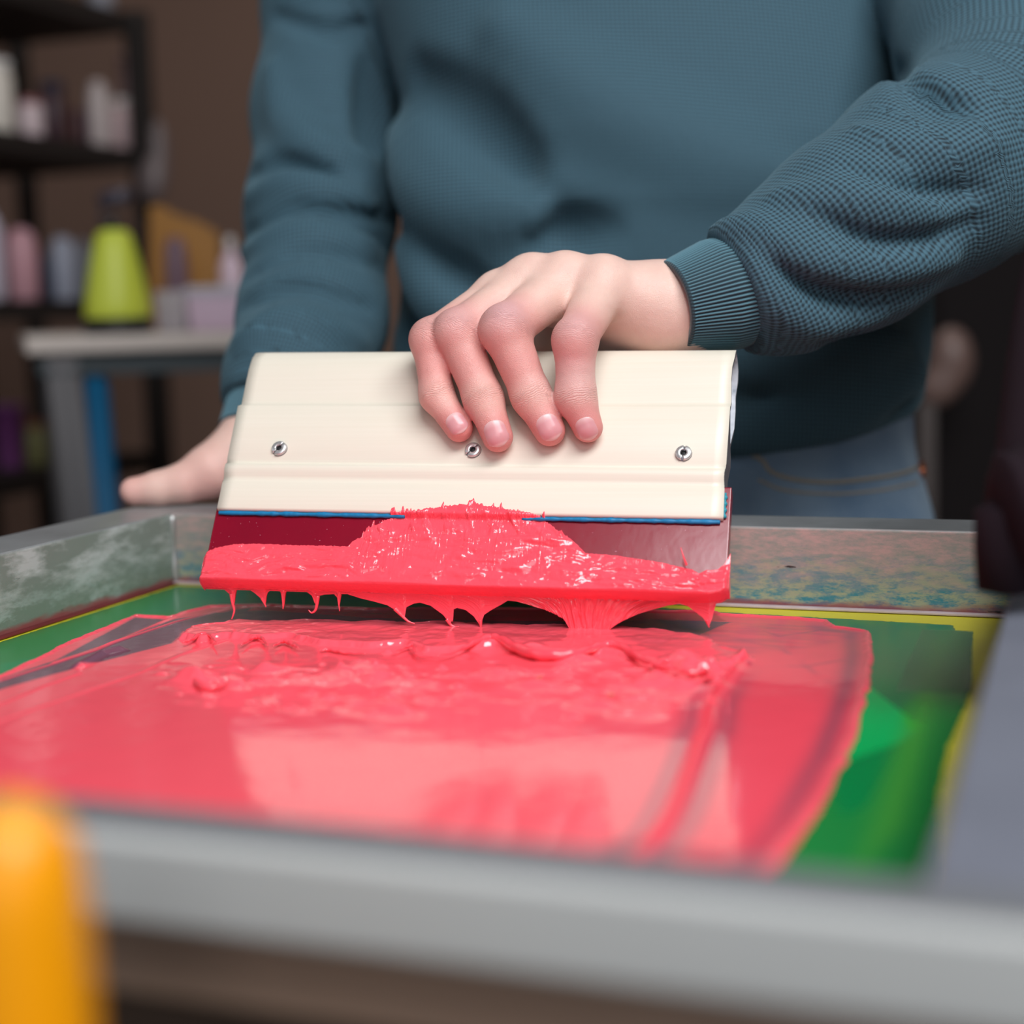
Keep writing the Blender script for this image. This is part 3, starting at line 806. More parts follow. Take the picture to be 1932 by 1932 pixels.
lo_ = Lp0.copy(); lo_[:, 2] = bz
shiftN = np.array([nV[0], nV[1], 0.0]); 
if shiftN@(CP-O) < 0: shiftN = -shiftN
for j in range(1, NR3+1):
    s = j/NR3
    P = Pu*(1-s)+lo_*s
    fan = sstep(.028, .040, us)*sstep(.100, .085, us); uc = .0585+(us-.0585)*(1+.9*s)
    stl = (0.0004*(1-s)+0.0010*fan)*fbm(uc*700, us*0+s*2, 91, 3)
    rows.append(P+shiftN*(stl-0.0011*math.sin(math.pi*min(1, s*1.0))*0.4)[:, None])
for j in range(1, 13):
    s = j/12
    B = S(us, vl-.0006, -0.0105)
    P = lo_*(1-s)+B*s-shiftN*(0.0016*math.sin(math.pi*s)+0.0004)
    rows.append(P)
A = np.array(rows); nr, nc = A.shape[:2]
V = A.reshape(-1, 3); idx = np.arange(nr*nc).reshape(nr, nc)
F = np.stack([idx[:-1, :-1].ravel(), idx[1:, :-1].ravel(), idx[1:, 1:].ravel(), idx[:-1, 1:].ravel()], 1).tolist()
F.append(idx[:, 0].tolist()); F.append(idx[::-1, -1].tolist())
mobj('blade_ink', V, F, M_INK, sq)['label'] = 'thick wet coral ink dripping from the blade'
# thin strings and hooks under the sheet
def on_v(px, py):
    d = ray(px, py); t = ((PL-CP)@nV)/(d@nV); return CP+d*t[..., None]
gs = []
for L_, r0 in (([(436, 1120), (439, 1138), (442, 1150), (440, 1160), (437, 1168)], .0009), ([(494, 1128), (499, 1138), (502, 1145)], .0008), ([(533, 1120), (534, 1135), (534, 1149)], .0007), ([(600, 1124), (598, 1140), (595, 1151), (588, 1156), (582, 1151)], .0010), ([(638, 1124), (639, 1138), (641, 1153)], .0006), ([(745, 1148), (757, 1160), (770, 1172), (783, 1177)], .0011), ([(843, 1168), (852, 1180), (866, 1184)], .0010), ([(906, 1170), (907, 1183), (905, 1196)], .0008), ([(1334, 1170), (1338, 1184)], .0012)):
    L_ = np.array(L_, float); Q = on_v(L_[:, 0], L_[:, 1]); Q = smooth_curve(Q, 20)
    Q[:, 2] = np.maximum(Q[:, 2], 0.0034)
    gs.append(tube(Q, np.linspace(r0, 0.00025, 20), 8, (0, 1, 0)))
Q = np.array([S(*[float(a) for a in on_sq(1296, 1068)], .001), S(*[float(a) for a in on_sq(1291, 1056)], .003), S(*[float(a) for a in on_sq(1286, 1040)], .004)])
gs.append(tube(smooth_curve(Q, 14), np.linspace(.0006, .0002, 14), 8, N_))
# broad strand joining the screen
us2 = np.linspace(0, 1, 60)
for V, F in gs: mobj('ink_string', V, F, M_INK, sq)

# ------------------------------------------------------------------ person
def dpl(px, py, w=0.0):
    u, v = on_sq(px, py, w); return float((S(u, v, w)-CP)@CF)
def pw(px, py, w):      # pixel ray meets the plane at offset w in front of the handle face
    u, v = on_sq(px, py, w); return S(float(u), float(v), w)
FING = {   # MCP, PIP, DIP, TIP with radii; the DIP and the tips are laid on the handle face
 'pinky':  ([W(940, 556, .772), W(813, 641, .755), pw(824, 746, .0105), pw(866, 808, .0072)], [.0105, .0093, .0076, .0066]),
 'ring':   ([W(1003, 534, .770), W(862, 628, .748), pw(912, 752, .0125), pw(939, 824, .0080)], [.0115, .0104, .0088, .0073]),
 'middle': ([W(1068, 532, .765), W(952, 622, .738), pw(1003, 748, .0130), pw(1037, 812, .0080)], [.0118, .0110, .0089, .0074]),
 'index':  ([W(1140, 540, .760), W(1085, 642, .728), pw(1086, 748, .0140), pw(1109, 806, .0078)], [.0120, .0097, .0089, .0071]),
}
WR = W(1262, 585, .775); WR2 = W(1400, 560, .780)
def fing_sd(P, name):
    p, r = FING[name]
    d = chain(P, p, r, 0.005)
    # knuckle knobs
    dors = -N_*0+np.array([0, 0, 1.0])*0.35-CF*0.8
    d = smin(d, np.linalg.norm(P-(p[1]+dors*0.0016), axis=1)-r[1]*0.93, 0.004)
    return d
def palm_sd(P):
    d = None
    for k, (nm, (p, r)) in enumerate(FING.items()):
        wp = WR+(p[0]-FING['middle'][0][0])*0.30
        c = cone(P, p[0], wp, r[0]*1.0, 0.0165)
        d = c if d is None else smin(d, c, 0.010)
    c = cone(P, WR, WR2, .0215, .0235); d = smin(d, c, 0.014)
    # thenar mass and thumb running behind the handle top
    th = [W(1225, 590, .775), W(1150, 605, .790), W(1060, 618, .806), W(1000, 660, .822)]
    d = smin(d, chain(P, th, [.018, .0150, .0135, .0105], .006), 0.008)
    # extensor tendons and raised first knuckles
    for nm in ('index', 'middle', 'ring'):
        p = FING[nm][0][0]
        d = smin(d, np.linalg.norm(P-(p+np.array([0, 0, .003])-CF*.001), axis=1)-.0105, 0.006)
    return d
def handL_sd(P):
    f = None
    for nm in FING:
        c = fing_sd(P, nm); f = c if f is None else smin(f, c, 0.0018)
    # webs between the proximal segments of the ulnar fingers
    for a, b in (('pinky', 'ring'), ('ring', 'middle')):
        A0 = FING[a][0]; B0_ = FING[b][0]
        m0 = (A0[0]+B0_[0])/2; m1 = (A0[0]*.6+A0[1]*.4+B0_[0]*.6+B0_[1]*.4)/2
        f = smin(f, cone(P, m0, m1, .009, .006), 0.006)
    A0, B0_ = FING['middle'][0], FING['index'][0]
    f = smin(f, cone(P, (A0[0]+B0_[0])/2, (A0[0]*.62+A0[1]*.38+B0_[0]*.62+B0_[1]*.38)/2+CF*.003, .009, .005), .006)
    d = smin(f, palm_sd(P), 0.007)
    return d
# the other hand, thumb along the back left corner of the frame
TH = [W(253, 927, .916), W(302, 921, .917), W(348, 911, .918), W(398, 889, .922), W(455, 862, .930), W(505, 822, .940)]
TR_ = [.0083, .0092, .0108, .0150, .0200, .0250]
def handR_sd(P):
    d = chain(P, TH, TR_, .006)
    d = smin(d, cone(P, TH[5], W(560, 730, .960), .024, .026), .01)
    # palm over the bar and fingers curled down behind it
    kn = [W(470, 880, .945), W(505, 885, .950), W(540, 888, .955), W(572, 885, .960)]
    for k, q in enumerate(kn):
        d = smin(d, cone(P, TH[5], q, .016, .0105), .008)
        e1 = q+np.array([-.006+.002*k, .026, -.012]); e2 = e1+np.array([0, .004, -.024])
        d = smin(d, chain(P, [q, e1, e2], [.0100, .0090, .0080], .004), .003)
    return d
def body_attrs(V):
    flush = np.zeros(len(V)); pale = np.zeros(len(V)); cs = np.zeros(len(V)); cm = np.zeros(len(V))
    for nm, (p, r) in FING.items():
        for j, amt, sg in ((1, .55, .011), (3, .75, .010), (2, .35, .008)):
            d = np.linalg.norm(V-p[j], axis=1); flush = np.maximum(flush, amt*np.exp(-((d-r[j]*.8)/sg)**2))
        d = np.linalg.norm(V-(p[1]*.5+p[2]*.5), axis=1); flush = np.maximum(flush, .42*np.exp(-((d-.006)/.015)**2)*(nm != 'index')+.2*np.exp(-(d/.02)**2))
        d = np.linalg.norm(V-(p[1]+np.array([0, 0, .006])-CF*.006), axis=1)
        pale = np.maximum(pale, {'pinky': .15, 'ring': .5, 'middle': .85, 'index': .5}[nm]*np.exp(-(d/.0095)**2))
        if nm == 'index': pale = np.maximum(pale, .6*np.exp(-(np.linalg.norm(V-(p[1]*.4+p[2]*.6), axis=1)/.014)**2))
        for j in (1, 2):
            T = p[j+1]-p[j-1]; T = T/np.linalg.norm(T)
            s = (V-p[j])@T; rad = np.linalg.norm(V-p[j]-np.outer(s, T), axis=1)
            m = np.exp(-(s/(.0050 if j == 1 else .0036))**2)*(rad < r[j]*1.5)
            dd = (V-p[j])@(-CF+np.array([0, 0, .4])); m = m*sstep(-.002, .006, dd)
            up = m > cm; cm = np.where(up, m, cm); cs = np.where(up, s, cs)
    d = np.linalg.norm(V-W(395, 920, .92), axis=1); flush = np.maximum(flush, .5*np.exp(-(d/.02)**2))
    d = np.linalg.norm(V-TH[0], axis=1); flush = np.maximum(flush, .5*np.exp(-(d/.012)**2))
    return {'flush': ('FLOAT', flush), 'pale': ('FLOAT', pale), 'crease_s': ('FLOAT', cs), 'crease_m': ('FLOAT', cm)}

SHL = W(690, -330, 1.13); SHR = W(1690, -330, 1.08)     # shoulders as seen left and right in the photograph
ARML = [SHL, W(640, 0, 1.135), W(618, 210, 1.11), W(606, 400, 1.07), W(590, 600, 1.005), W(545, 715, .962), W(518, 782, .948)]
ARML_R = [.066, .052, .050, .048, .0445, .0365, .031]
ARMR = [SHR, W(1800, -120, 1.01), W(1900, 90, .90), W(1905, 262, .84), W(1760, 335, .808), W(1600, 445, .790), W(1475, 520, .782), W(1385, 556, .777)]
ARMR_R = [.068, .062, .060, .056, .052, .046, .037, .0285]
HIPC = W(1240, 960, 1.045); NECK = W(1190, -440, 1.13); HEAD = NECK+np.array([0.0, -0.035, 0.155])
HEAD[0] -= 0.0
person = thing('person', 'person in a teal waffle-knit sweater and jeans pushing down on a cream squeegee', 'person', (HIPC[0], HIPC[1], FLOOR))
zc = lambda z: np.array([HIPC[0], HIPC[1]+.01, z])
FEET = [np.array([HIPC[0]+s*.10, HIPC[1]+.03, FLOOR+.05]) for s in (-1, 1)]
def body_sd(P):
    k = .03
    d = ellip(P, zc(0.02), (.14, .085, .12))
    for a, b in (((.145, .085, .16), .22), ((.16, .09, .14), .38)):
        d = smin(d, ellip(P, W(1225, 590-(b-.148)*2963/1.08, 1.09), a), k)
    for h, e in ((SHL, .045), (SHR, .045)): d = smin(d, cone(P, NECK-np.array([0, 0, .08]), h, .05, e), k)
    d = smin(d, cone(P, NECK-np.array([0, 0, .10]), HEAD, .052, .052), .02)
    d = smin(d, ellip(P, HEAD+np.array([0, 0, .03]), (.075, .095, .105)), .02)
    d = smin(d, ellip(P, HEAD+np.array([0, -.03, -.05]), (.055, .06, .055)), .02)
    d = smin(d, ellip(P, HEAD+np.array([0, -.10, .0]), (.013, .018, .022)), .01)      # nose
    for s in (-1, 1):
        d = smin(d, ellip(P, HEAD+np.array([s*.077, .01, .005]), (.009, .018, .03)), .008)   # ears
        d = smax(d, -ellip(P, HEAD+np.array([s*.032, -.098, .035]), (.016, .012, .010)), .01)
        d = smin(d, ellip(P, HEAD+np.array([s*.032, -.084, .033]), (.012, .012, .011)), .003)
    d = smax(d, -ellip(P, HEAD+np.array([0, -.093, -.055]), (.022, .010, .003)), .004)
    for A_, R_ in ((ARML, ARML_R), (ARMR, ARMR_R)): d = smin(d, chain(P, A_, [r*.66 for r in R_], .02), .02)
    for s, ft in zip((-1, 1), FEET):
        hp = zc(-.02)+np.array([s*.085, 0, 0]); kn = (hp+ft)/2+np.array([0, -.01, .02])
        d = smin(d, chain(P, [hp, kn, ft], [.075, .052, .036], .02), .02)
    return d
allp = np.array(ARML+ARMR+FEET+[HEAD+np.array([.1, .12, .14]), HEAD-np.array([.1, .14, 0])])
V0, F0 = sdf_mesh(body_sd, [allp[:, 0].min()-.08, allp[:, 1].min()-.08, FLOOR+.01], [allp[:, 0].max()+.08, allp[:, 1].max()+.1, allp[:, 2].max()+.05], .008)
hp = np.array([q for nm in FING for q in FING[nm][0]]+[WR, WR2, W(1040, 690, .822)])
V1, F1 = sdf_mesh(handL_sd, hp.min(0)-.028, hp.max(0)+.028, .0009)
hp2 = np.array(TH+[W(560, 730, .96), W(470, 900, .945), W(572, 950, 1.0)])
V2, F2 = sdf_mesh(handR_sd, hp2.min(0)-.035, hp2.max(0)+.035, .0016)
Vb = np.vstack([V0, V1, V2]); Fb = np.vstack([F0, F1+len(V0), F2+len(V0)+len(V1)])
at_ = body_attrs(Vb)
body = mobj('body', Vb, Fb, M_SKIN, person, attrs=at_); body['label'] = 'bare skin of both hands'
# nails
def nail(nm, wid, ln, back):
    p, r = FING[nm]; T = p[3]-p[2]; T /= np.linalg.norm(T)
    Nn = N_-T*(N_@T); Nn /= np.linalg.norm(Nn)
    if nm == 'index': Nn = Nn-CR*.20
    Nn -= T*(Nn@T); Nn /= np.linalg.norm(Nn)
    Sd = np.cross(T, Nn)
    ns, nl = 15, 17; top, base = [], []
    lun = []
    for j in range(nl):
        t = j/(nl-1); s_ = (t*2-1)
        wj = wid*(1-max(0, (abs(s_)-.35)/.65)**2.6*(.55 if s_ > 0 else .45))
        for i in range(ns):
            a = (i/(ns-1)*2-1)
            e = 1-.10*a*a
            top.append(p[3]+T*(back+s_*ln/2*e)+Sd*(a*wj/2)+Nn*.02)
            lun.append(max(0, 1-t*3.2)*.8+(t > .93)*.7)
    Q = np.array(top)
    for _ in range(60): Q = Q-Nn*(handL_sd(Q)*.85)[:, None]
    A_ = np.abs(np.tile(np.linspace(-1, 1, ns), nl))
    Te = np.repeat(np.linspace(-1, 1, nl), ns)
    lift = .00035*np.clip(1-A_**6, 0, 1)*np.clip(1-np.clip(-Te, 0, 1)**6, 0, 1)-.0001
    Tp = Q+Nn*lift[:, None]; Bt = Q-Nn*.0006
    V = np.vstack([Tp, Bt]); n = ns*nl; F = []
    for j in range(nl-1):
        for i in range(ns-1):
            a = j*ns+i; F.append([a, a+1, a+1+ns, a+ns]); F.append([n+a, n+a+ns, n+a+1+ns, n+a+1])
    rim = [i for i in range(ns)]+[j*ns+ns-1 for j in range(1, nl)]+[(nl-1)*ns+i for i in range(ns-2, -1, -1)]+[j*ns for j in range(nl-2, 0, -1)]
    for a, b in zip(rim, rim[1:]+rim[:1]): F.append([b, a, a+n, b+n])
    mobj('fingernail', V, F, M_NAIL, body, attrs={'lunula': ('FLOAT', np.array(lun*2))})
nail('pinky', .0098, .0105, -.0005); nail('ring', .0112, .0125, .0000); nail('middle', .0112, .0125, .0000); nail('index', .0098, .0108, .0010)

# sweater: torso lofted between outline rows, sleeves along the arms, folds added and carved
ROWS = np.array([  # y px, left px, right px, front depth, half thickness
 (-520, 960, 1420, 1.10, .07), (-420, 800, 1580, 1.04, .10), (-250, 715, 1680, .985, .115), (0, 705, 1715, .945, .13), (200, 755, 1735, .920, .135), (330, 752, 1750, .905, .14), (450, 752, 1762, .90, .14), (560, 742, 1772, .905, .14), (660, 735, 1770, .915, .135), (760, 740, 1752, .925, .13), (880, 750, 1752, .935, .125), (1000, 760, 1768, .94, .12)], float)
def cam_c(P):
    Q = P-CP; return Q@CR, Q@CU, Q@CF
def torso_sd(P, grow=0.0):
    a, b, c = cam_c(P)
    yp = 966-FPX*b/1.04
    L_, R_, fr, ht = (np.interp(yp, ROWS[:, 0], ROWS[:, k]) for k in (1, 2, 3, 4))
    dm = fr+ht*.75
    aL, aR = (L_-966)/FPX*dm, (R_-966)/FPX*dm
    ca, wa = (aL+aR)/2, (aR-aL)/2+grow; cc = fr+ht; wc = ht+grow
    q = ((np.abs((a-ca)/wa))**2.3+(np.abs((c-cc)/wc))**2.3)**(1/2.3)
    g = (q-1)*np.minimum(wa, wc)
    return g*0.9
def march(px, py, sd_, t0=.62, t1=1.25):
    d_ = ray(px, py); t = np.full(len(d_), t0)
    for _ in range(60): t = np.clip(t+sd_(CP+d_*t[:, None])*.85, .5, t1)
    return CP+d_*t[:, None], t
def mkfold(base, pts, r, deep, n=14):
    C_ = smooth_curve(np.array([p[:2] for p in pts], float), n)
    Q, t = march(C_[:, 0], C_[:, 1], base)
    dr = Q-CP; dr /= np.linalg.norm(dr, axis=1)[:, None]
    rr = r*np.sin(np.linspace(.30, math.pi-.30, n))
    Q = Q+dr*(rr*deep)[:, None]
    k = t < 1.2
    return Q[k], rr[k]
def fold(P, f, pad=.035):
    C_, rr = f
    lo_, hi_ = C_.min(0)-pad, C_.max(0)+pad
    m = np.all((P > lo_) & (P < hi_), axis=1); out = np.full(len(P), .2)
    if m.any():
        Pm = P[m]; d = None
        for i in range(len(C_)-1):
            c = cone(Pm, C_[i], C_[i+1], rr[i], rr[i+1]); d = c if d is None else np.minimum(d, c)
        out[m] = np.minimum(d, .2)
    return out
hemA, hemB, hemC = W(1390, 868, .93), W(1560, 838, .93), W(1740, 768, .98)
_hn = np.cross(hemB-hemA, W(1500, 850, 1.2)-hemA); _hn /= np.linalg.norm(_hn)
if _hn[2] > 0: _hn = -_hn
def hem_sd(P):
    # lower border: droops in the middle, lifted at the side seam
    a, b, c = cam_c(P)
    xp = 966+FPX*a/1.0; yh = np.interp(xp, [600, 1100, 1390, 1480, 1560, 1640, 1700, 1740, 1780], [880, 885, 866, 853, 838, 816, 790, 765, 735])
    return (-(b)-(yh-966)/FPX*0.97)*0.8
b_t = torso_sd
def b_l(P): return chain(P, ARML, ARML_R, .02)
def b_r(P): return chain(P, ARMR, ARMR_R, .016)
T_CUT = [mkfold(b_t, p, r, dp) for p, r, dp in (
    ([(790, 150), (850, 195), (910, 245), (960, 300), (985, 345)], .019, .2), ([(765, 430), (800, 480), (850, 530), (905, 560)], .012, .1), ([(745, 560), (790, 640), (840, 690)], .012, .1),
    ([(1000, 420), (1060, 440), (1130, 430)], .012, .4), ([(1640, 690), (1560, 730), (1440, 755)], .011, .1), ([(1755, 610), (1640, 650), (1480, 690)], .014, .2), ([(1715, 760), (1600, 800), (1480, 830)], .008, .1))]
T_ADD = [mkfold(b_t, p, r, dp) for p, r, dp in (
    ([(755, 260), (800, 350), (880, 400), (1000, 410)], .020, .65), ([(960, 60), (1120, 200), (1300, 300), (1450, 330)], .030, .75), ([(1400, 695), (1560, 690), (1700, 640)], .014, .6),
    ([(1390, 820), (1560, 785), (1720, 715)], .014, .55), ([(770, 470), (830, 560), (880, 600)], .014, .6))]
L_CUT = [mkfold(b_l, p, r, dp) for p, r, dp in (
    ([(468, 330), (520, 308), (580, 312), (640, 345), (690, 380)], .0105, .15), ([(560, 385), (640, 398), (700, 400), (745, 420)], .008, .1), ([(466, 440), (520, 408), (590, 400), (680, 425), (745, 470)], .0085, .1),
    ([(470, 520), (560, 478), (650, 482), (720, 505)], .006, .2), ([(460, 575), (560, 545), (700, 580)], .006, .2), ([(520, 30), (620, 60), (700, 40)], .008, .3), ([(690, 120), (700, 220), (690, 300)], .014, .2))]
L_ADD = [mkfold(b_l, p, r, dp) for p, r, dp in (
    ([(472, 372), (540, 348), (640, 362), (700, 390)], .0085, .5), ([(465, 475), (560, 438), (700, 462)], .0085, .5), ([(515, 130), (540, 230), (610, 285), (690, 300)], .012, .6), ([(455, 640), (540, 605), (680, 640)], .009, .6))]
R_CUT = [mkfold(b_r, p, r, dp) for p, r, dp in (
    ([(1408, 458), (1440, 470), (1490, 508), (1560, 545), (1640, 560), (1740, 548)], .0095, .05), ([(1405, 500), (1425, 560), (1440, 620)], .0045, .1), ([(1540, 400), (1640, 455), (1740, 455), (1840, 420)], .0060, .2),
    ([(1600, 320), (1700, 365), (1850, 360)], .006, .3), ([(1690, 130), (1760, 190), (1840, 200)], .010, .2), ([(1520, 600), (1600, 640), (1700, 610)], .007, .3))]
R_ADD = [mkfold(b_r, p, r, dp) for p, r, dp in (
    ([(1330, 446), (1400, 428), (1460, 455), (1540, 495), (1660, 510), (1790, 490)], .0085, .45), ([(1415, 490), (1455, 560), (1530, 612), (1650, 600)], .0075, .5), ([(1470, 370), (1600, 378), (1760, 400)], .008, .6),
    ([(1332, 450), (1375, 500), (1405, 570), (1410, 650)], .0065, .5), ([(1620, 250), (1760, 290), (1880, 270)], .008, .6))]
def sweater_sd(P):
    d = torso_sd(P)
    for f in T_CUT: d = smax(d, -fold(P, f), .022)
    for f in T_ADD: d = smin(d, fold(P, f), .022)
    s1 = b_l(P); s2 = b_r(P)
    for f in L_CUT: s1 = smax(s1, -fold(P, f), .008)
    for f in L_ADD: s1 = smin(s1, fold(P, f), .012)
    for f in R_CUT: s2 = smax(s2, -fold(P, f), .007)
    for f in R_ADD: s2 = smin(s2, fold(P, f), .010)
    # cuff end of the right-hand sleeve is cut across, likewise the other one
    e2 = ARMR[-1]-ARMR[-2]; e2 = e2/np.linalg.norm(e2); s2 = smax(s2, (P-ARMR[-1])@e2-.002, .004)
    e1 = ARML[-1]-ARML[-2]; e1 = e1/np.linalg.norm(e1); s1 = smax(s1, (P-ARML[-1])@e1-.002, .004)
    d = smin(d, smin(smin(cone(P, NECK-np.array([0, 0, .09]), SHL, .07, .062), cone(P, NECK-np.array([0, 0, .09]), SHR, .07, .064), .03), cone(P, NECK-np.array([0, 0, .1]), NECK-np.array([0, 0, .02]), .07, .06), .02), .03)
    d = smax(d, hem_sd(P), .004)
    s = np.minimum(s1, s2)
    up = sstep(.30, .42, P[:, 2])                       # sleeves grow out of the shoulders
    return np.where(up > 0, smin(d, s, .003+.05*up), smin(d, s, .003))
lo = np.minimum(np.array(ARML).min(0), np.array(ARMR).min(0))-.075; hi = np.maximum(np.array(ARML).max(0), np.array(ARMR).max(0))+.09
hi[1] = max(hi[1], W(1200, 400, 1.23)[1]); lo[1] -= .03; lo[2] = W(1100, 900, .93)[2]; hi[2] += .05
V, F = sdf_mesh(sweater_sd, lo, hi, .0036)
# knit coordinates
def chain_uv(V, pts, rad):
    best = np.full(len(V), 1e9); u = np.zeros(len(V)); v = np.zeros(len(V)); acc = 0
    ref = np.array([0, 1.0, 0.2])
    for i in range(len(pts)-1):
        a, b = pts[i], pts[i+1]; T = b-a; L = np.linalg.norm(T); T = T/L
        s = (V-a)@T; sc_ = np.clip(s, 0, L); rv = V-a-np.outer(sc_, T); dd = np.linalg.norm(rv, axis=1)-rad[i]
        e1 = ref-T*(ref@T); e1 /= np.linalg.norm(e1); e2 = np.cross(T, e1)
        ang = np.arctan2(rv@e2, -rv@e1)
        m = dd < best
        best = np.where(m, dd, best); u = np.where(m, acc+s, u); v = np.where(m, ang*.048, v); acc += L
    return best, u, v
def fine(A_, R_):
    C_ = smooth_curve(np.hstack([np.array(A_), np.array(R_)[:, None]]), 26); return list(C_[:, :3]), list(C_[:, 3])
b1, u1, v1 = chain_uv(V, *fine(ARML, ARML_R)); b2, u2, v2 = chain_uv(V, *fine(ARMR, ARMR_R))
tb = torso_sd(V)
a_, b_, c_ = cam_c(V)
kn = np.stack([(a_+b_)*.7071, (a_-b_)*.7071, 0*a_], 1)
m2 = (b2 < tb-.002) & (b2 < b1); m1 = (b1 < tb-.002) & ~m2
kn[m2] = np.stack([(u2+v2)*.7071, (u2-v2)*.7071, 0*u2], 1)[m2]; kn[m1] = np.stack([(u1+v1)*.7071, (u1-v1)*.7071, 0*u1], 1)[m1]
# keep the coordinate continuous across the sleeve: rotate 45 degrees so dots stagger along the arm
sweater = mobj('sweater', V, F, M_KNIT, person, attrs={'knit': ('FLOAT_VECTOR', kn)}); sweater['label'] = 'teal waffle-knit sweater'
def cuff(pts, rad, ell, ref, label):
    tt = np.linspace(0, 1, 44)[:, None]
    C_ = np.hstack([pts[0]*(1-tt)+pts[-1]*tt, np.interp(tt, np.linspace(0, 1, len(rad)), rad)])
    nseg = 672; nr = 84
    fn = lambda t, ang: 0.00045*np.cos(ang*nr)*(1.0 if .04 < t < .97 else .2)+0.0006*math.exp(-((t-.02)/.03)**2)
    V, F = tube(C_[:, :3], C_[:, 3], nseg, ref, ell, False, fn)
    m = len(C_); inn = []
    V2, _ = tube(C_[:, :3], C_[:, 3]-.0022, nseg, ref, ell, False)
    n = len(V); F2 = [[q+n for q in f[::-1]] for f in F]
    for k in range(nseg):
        k2 = (k+1) % nseg; F2.append([k, n+k, n+k2, k2]); F2.append([(m-1)*nseg+k2, n+(m-1)*nseg+k2, n+(m-1)*nseg+k, (m-1)*nseg+k])
    ang = np.tile(np.arange(nseg)*2*math.pi/nseg, m); rib = sstep(-.7, .5, np.cos(ang*nr))
    edge = np.repeat(np.linspace(0, 1, m), nseg) < .035
    rib = np.where(edge, -.2, rib)
    mobj('cuff', np.vstack([V, V2]), F+F2, M_RIB, sweater, attrs={'rib': ('FLOAT', np.concatenate([rib, rib*0]))})['label'] = label
cuff([W(1264, 579, .768), W(1290, 568, .770), W(1330, 558, .774), W(1385, 550, .778)], [.0215, .0245, .0275, .0280], 1.12, (.35, .9, .1), 'ribbed cuff above the hand on the squeegee')
cuff([W(500, 832, .940), W(507, 812, .943), W(516, 785, .948), W(526, 755, .953)], [.0285, .0290, .0295, .0300], 1.0, (.35, .9, .1), 'ribbed cuff of the arm resting on the frame')

# jeans
def jeans_sd(P):
    d = torso_sd(P, -.008)
    d = smax(d, P[:, 2]-.09, .004)
    hips = ellip(P, zc(-.02), (.178, .118, .14)); hips2 = ellip(P, zc(-.08), (.182, .118, .13))
    d = smin(hips, hips2, .03)
    d = smin(d, smax(torso_sd(P, -.006), np.maximum(P[:, 2]-.10, -.05-P[:, 2]), .01), .02)
    for s, ft in zip((-1, 1), FEET):
        h_ = zc(-.08)+np.array([s*.085, 0, 0]); k_ = (h_+ft)/2+np.array([0, -.01, .02])
        d = smin(d, chain(P, [h_, k_, ft+np.array([0, 0, .03])], [.094, .072, .056], .02), .015)
    d = smax(d, FLOOR+.035-P[:, 2], .004)
    d = smax(d, P[:, 2]-.085, .004)
    return d
V, F = sdf_mesh(jeans_sd, [HIPC[0]-.26, HIPC[1]-.17, FLOOR+.02], [HIPC[0]+.26, HIPC[1]+.2, .13], .005)
jeans = mobj('jeans', V, F, M_DENIM, person); jeans['label'] = 'faded blue jeans'
def on_jeans(pts, n, lift):
    C_ = smooth_curve(np.array(pts, float), n); d_ = ray(C_[:, 0], C_[:, 1]); t = np.full(n, .80)
    for _ in range(80): t = np.clip(t+jeans_sd(CP+d_*t[:, None])*.7, .5, 1.05)
    return CP+d_*(t-lift)[:, None]
g = [tube(on_jeans([(1400, 850), (1437, 868), (1455, 890), (1500, 905), (1570, 910), (1650, 902), (1700, 893), (1732, 882)], 50, .0000), .0013, 8),
     tube(on_jeans([(1430, 905), (1480, 925), (1570, 932), (1660, 925), (1730, 911)], 50, -.0003), .0009, 8)]
for q in g: mobj('pocket_seam', *q, M_SEAM, jeans)
P = on_jeans([(1736, 878), (1737, 886), (1737, 893)], 5, .001); mobj('pocket_rivet', *tube(P, .0035, 10), M_COPPER, jeans)
for s, ft in zip((-1, 1), FEET):
    def shoe(P, ft=ft):
        d = ellip(P, ft+np.array([0, -.05, -.018]), (.046, .135, .045)); d = smin(d, ellip(P, ft+np.array([0, .03, .0]), (.045, .06, .06)), .02)
        return smax(d, FLOOR+.002-P[:, 2], .006)
    V, F = sdf_mesh(shoe, ft+np.array([-.06, -.2, -.06]), ft+np.array([.06, .12, .08]), .006); mobj('shoe', V, F, M_SHOE, person)
def hair_sd(P):
    d = ellip(P, HEAD+np.array([0, .012, .045]), (.084, .100, .108))
    return smax(d, -ellip(P, HEAD+np.array([0, -.09, -.03]), (.10, .085, .10)), .02)
V, F = sdf_mesh(hair_sd, HEAD+np.array([-.1, -.12, -.1]), HEAD+np.array([.1, .13, .17]), .006); mobj('hair', V, F, M_HAIR, person)

# ------------------------------------------------------------------ things near the lens
M_ORANGE = plain('orange_enamel', srgb(236, 152, 0), 0.35, 0, 0.05, 10)
kq = W(30, 1690, .262)+np.array([0, 0, -.0065])
kn_ = thing('clamp_lever', 'blurred yellow-orange clamp lever standing before the near frame bar', 'lever', (kq[0], kq[1], kq[2]-.10))
V, F = lathe([(.0015, .0), (.0105, .002), (.0118, .03), (.0120, .06), (.0118, .105), (.0105, .115), (.007, .121), (.0005, .124)], 32, (kq[0], kq[1], kq[2]-.10)); mobj('grip', V, F, M_ORANGE, kn_)
V, F = lathe([(.004, -.20), (.004, .002)], 16, (kq[0], kq[1], kq[2]-.10)); mobj('stem', V, F, M_STEEL, kn_)
V, F = box_geo((kq[0]-.012, kq[1]-.012, kq[2]-.312), (kq[0]+.26, kq[1]+.012, kq[2]-.30), .002); mobj('bracket', V, F, M_BENCH, kn_)
M_DARK = plain('black_purple_enamel', srgb(36, 26, 32), 0.9, 0, 0.3, 30, 0.1)
a0 = W(1960, 985, .53)
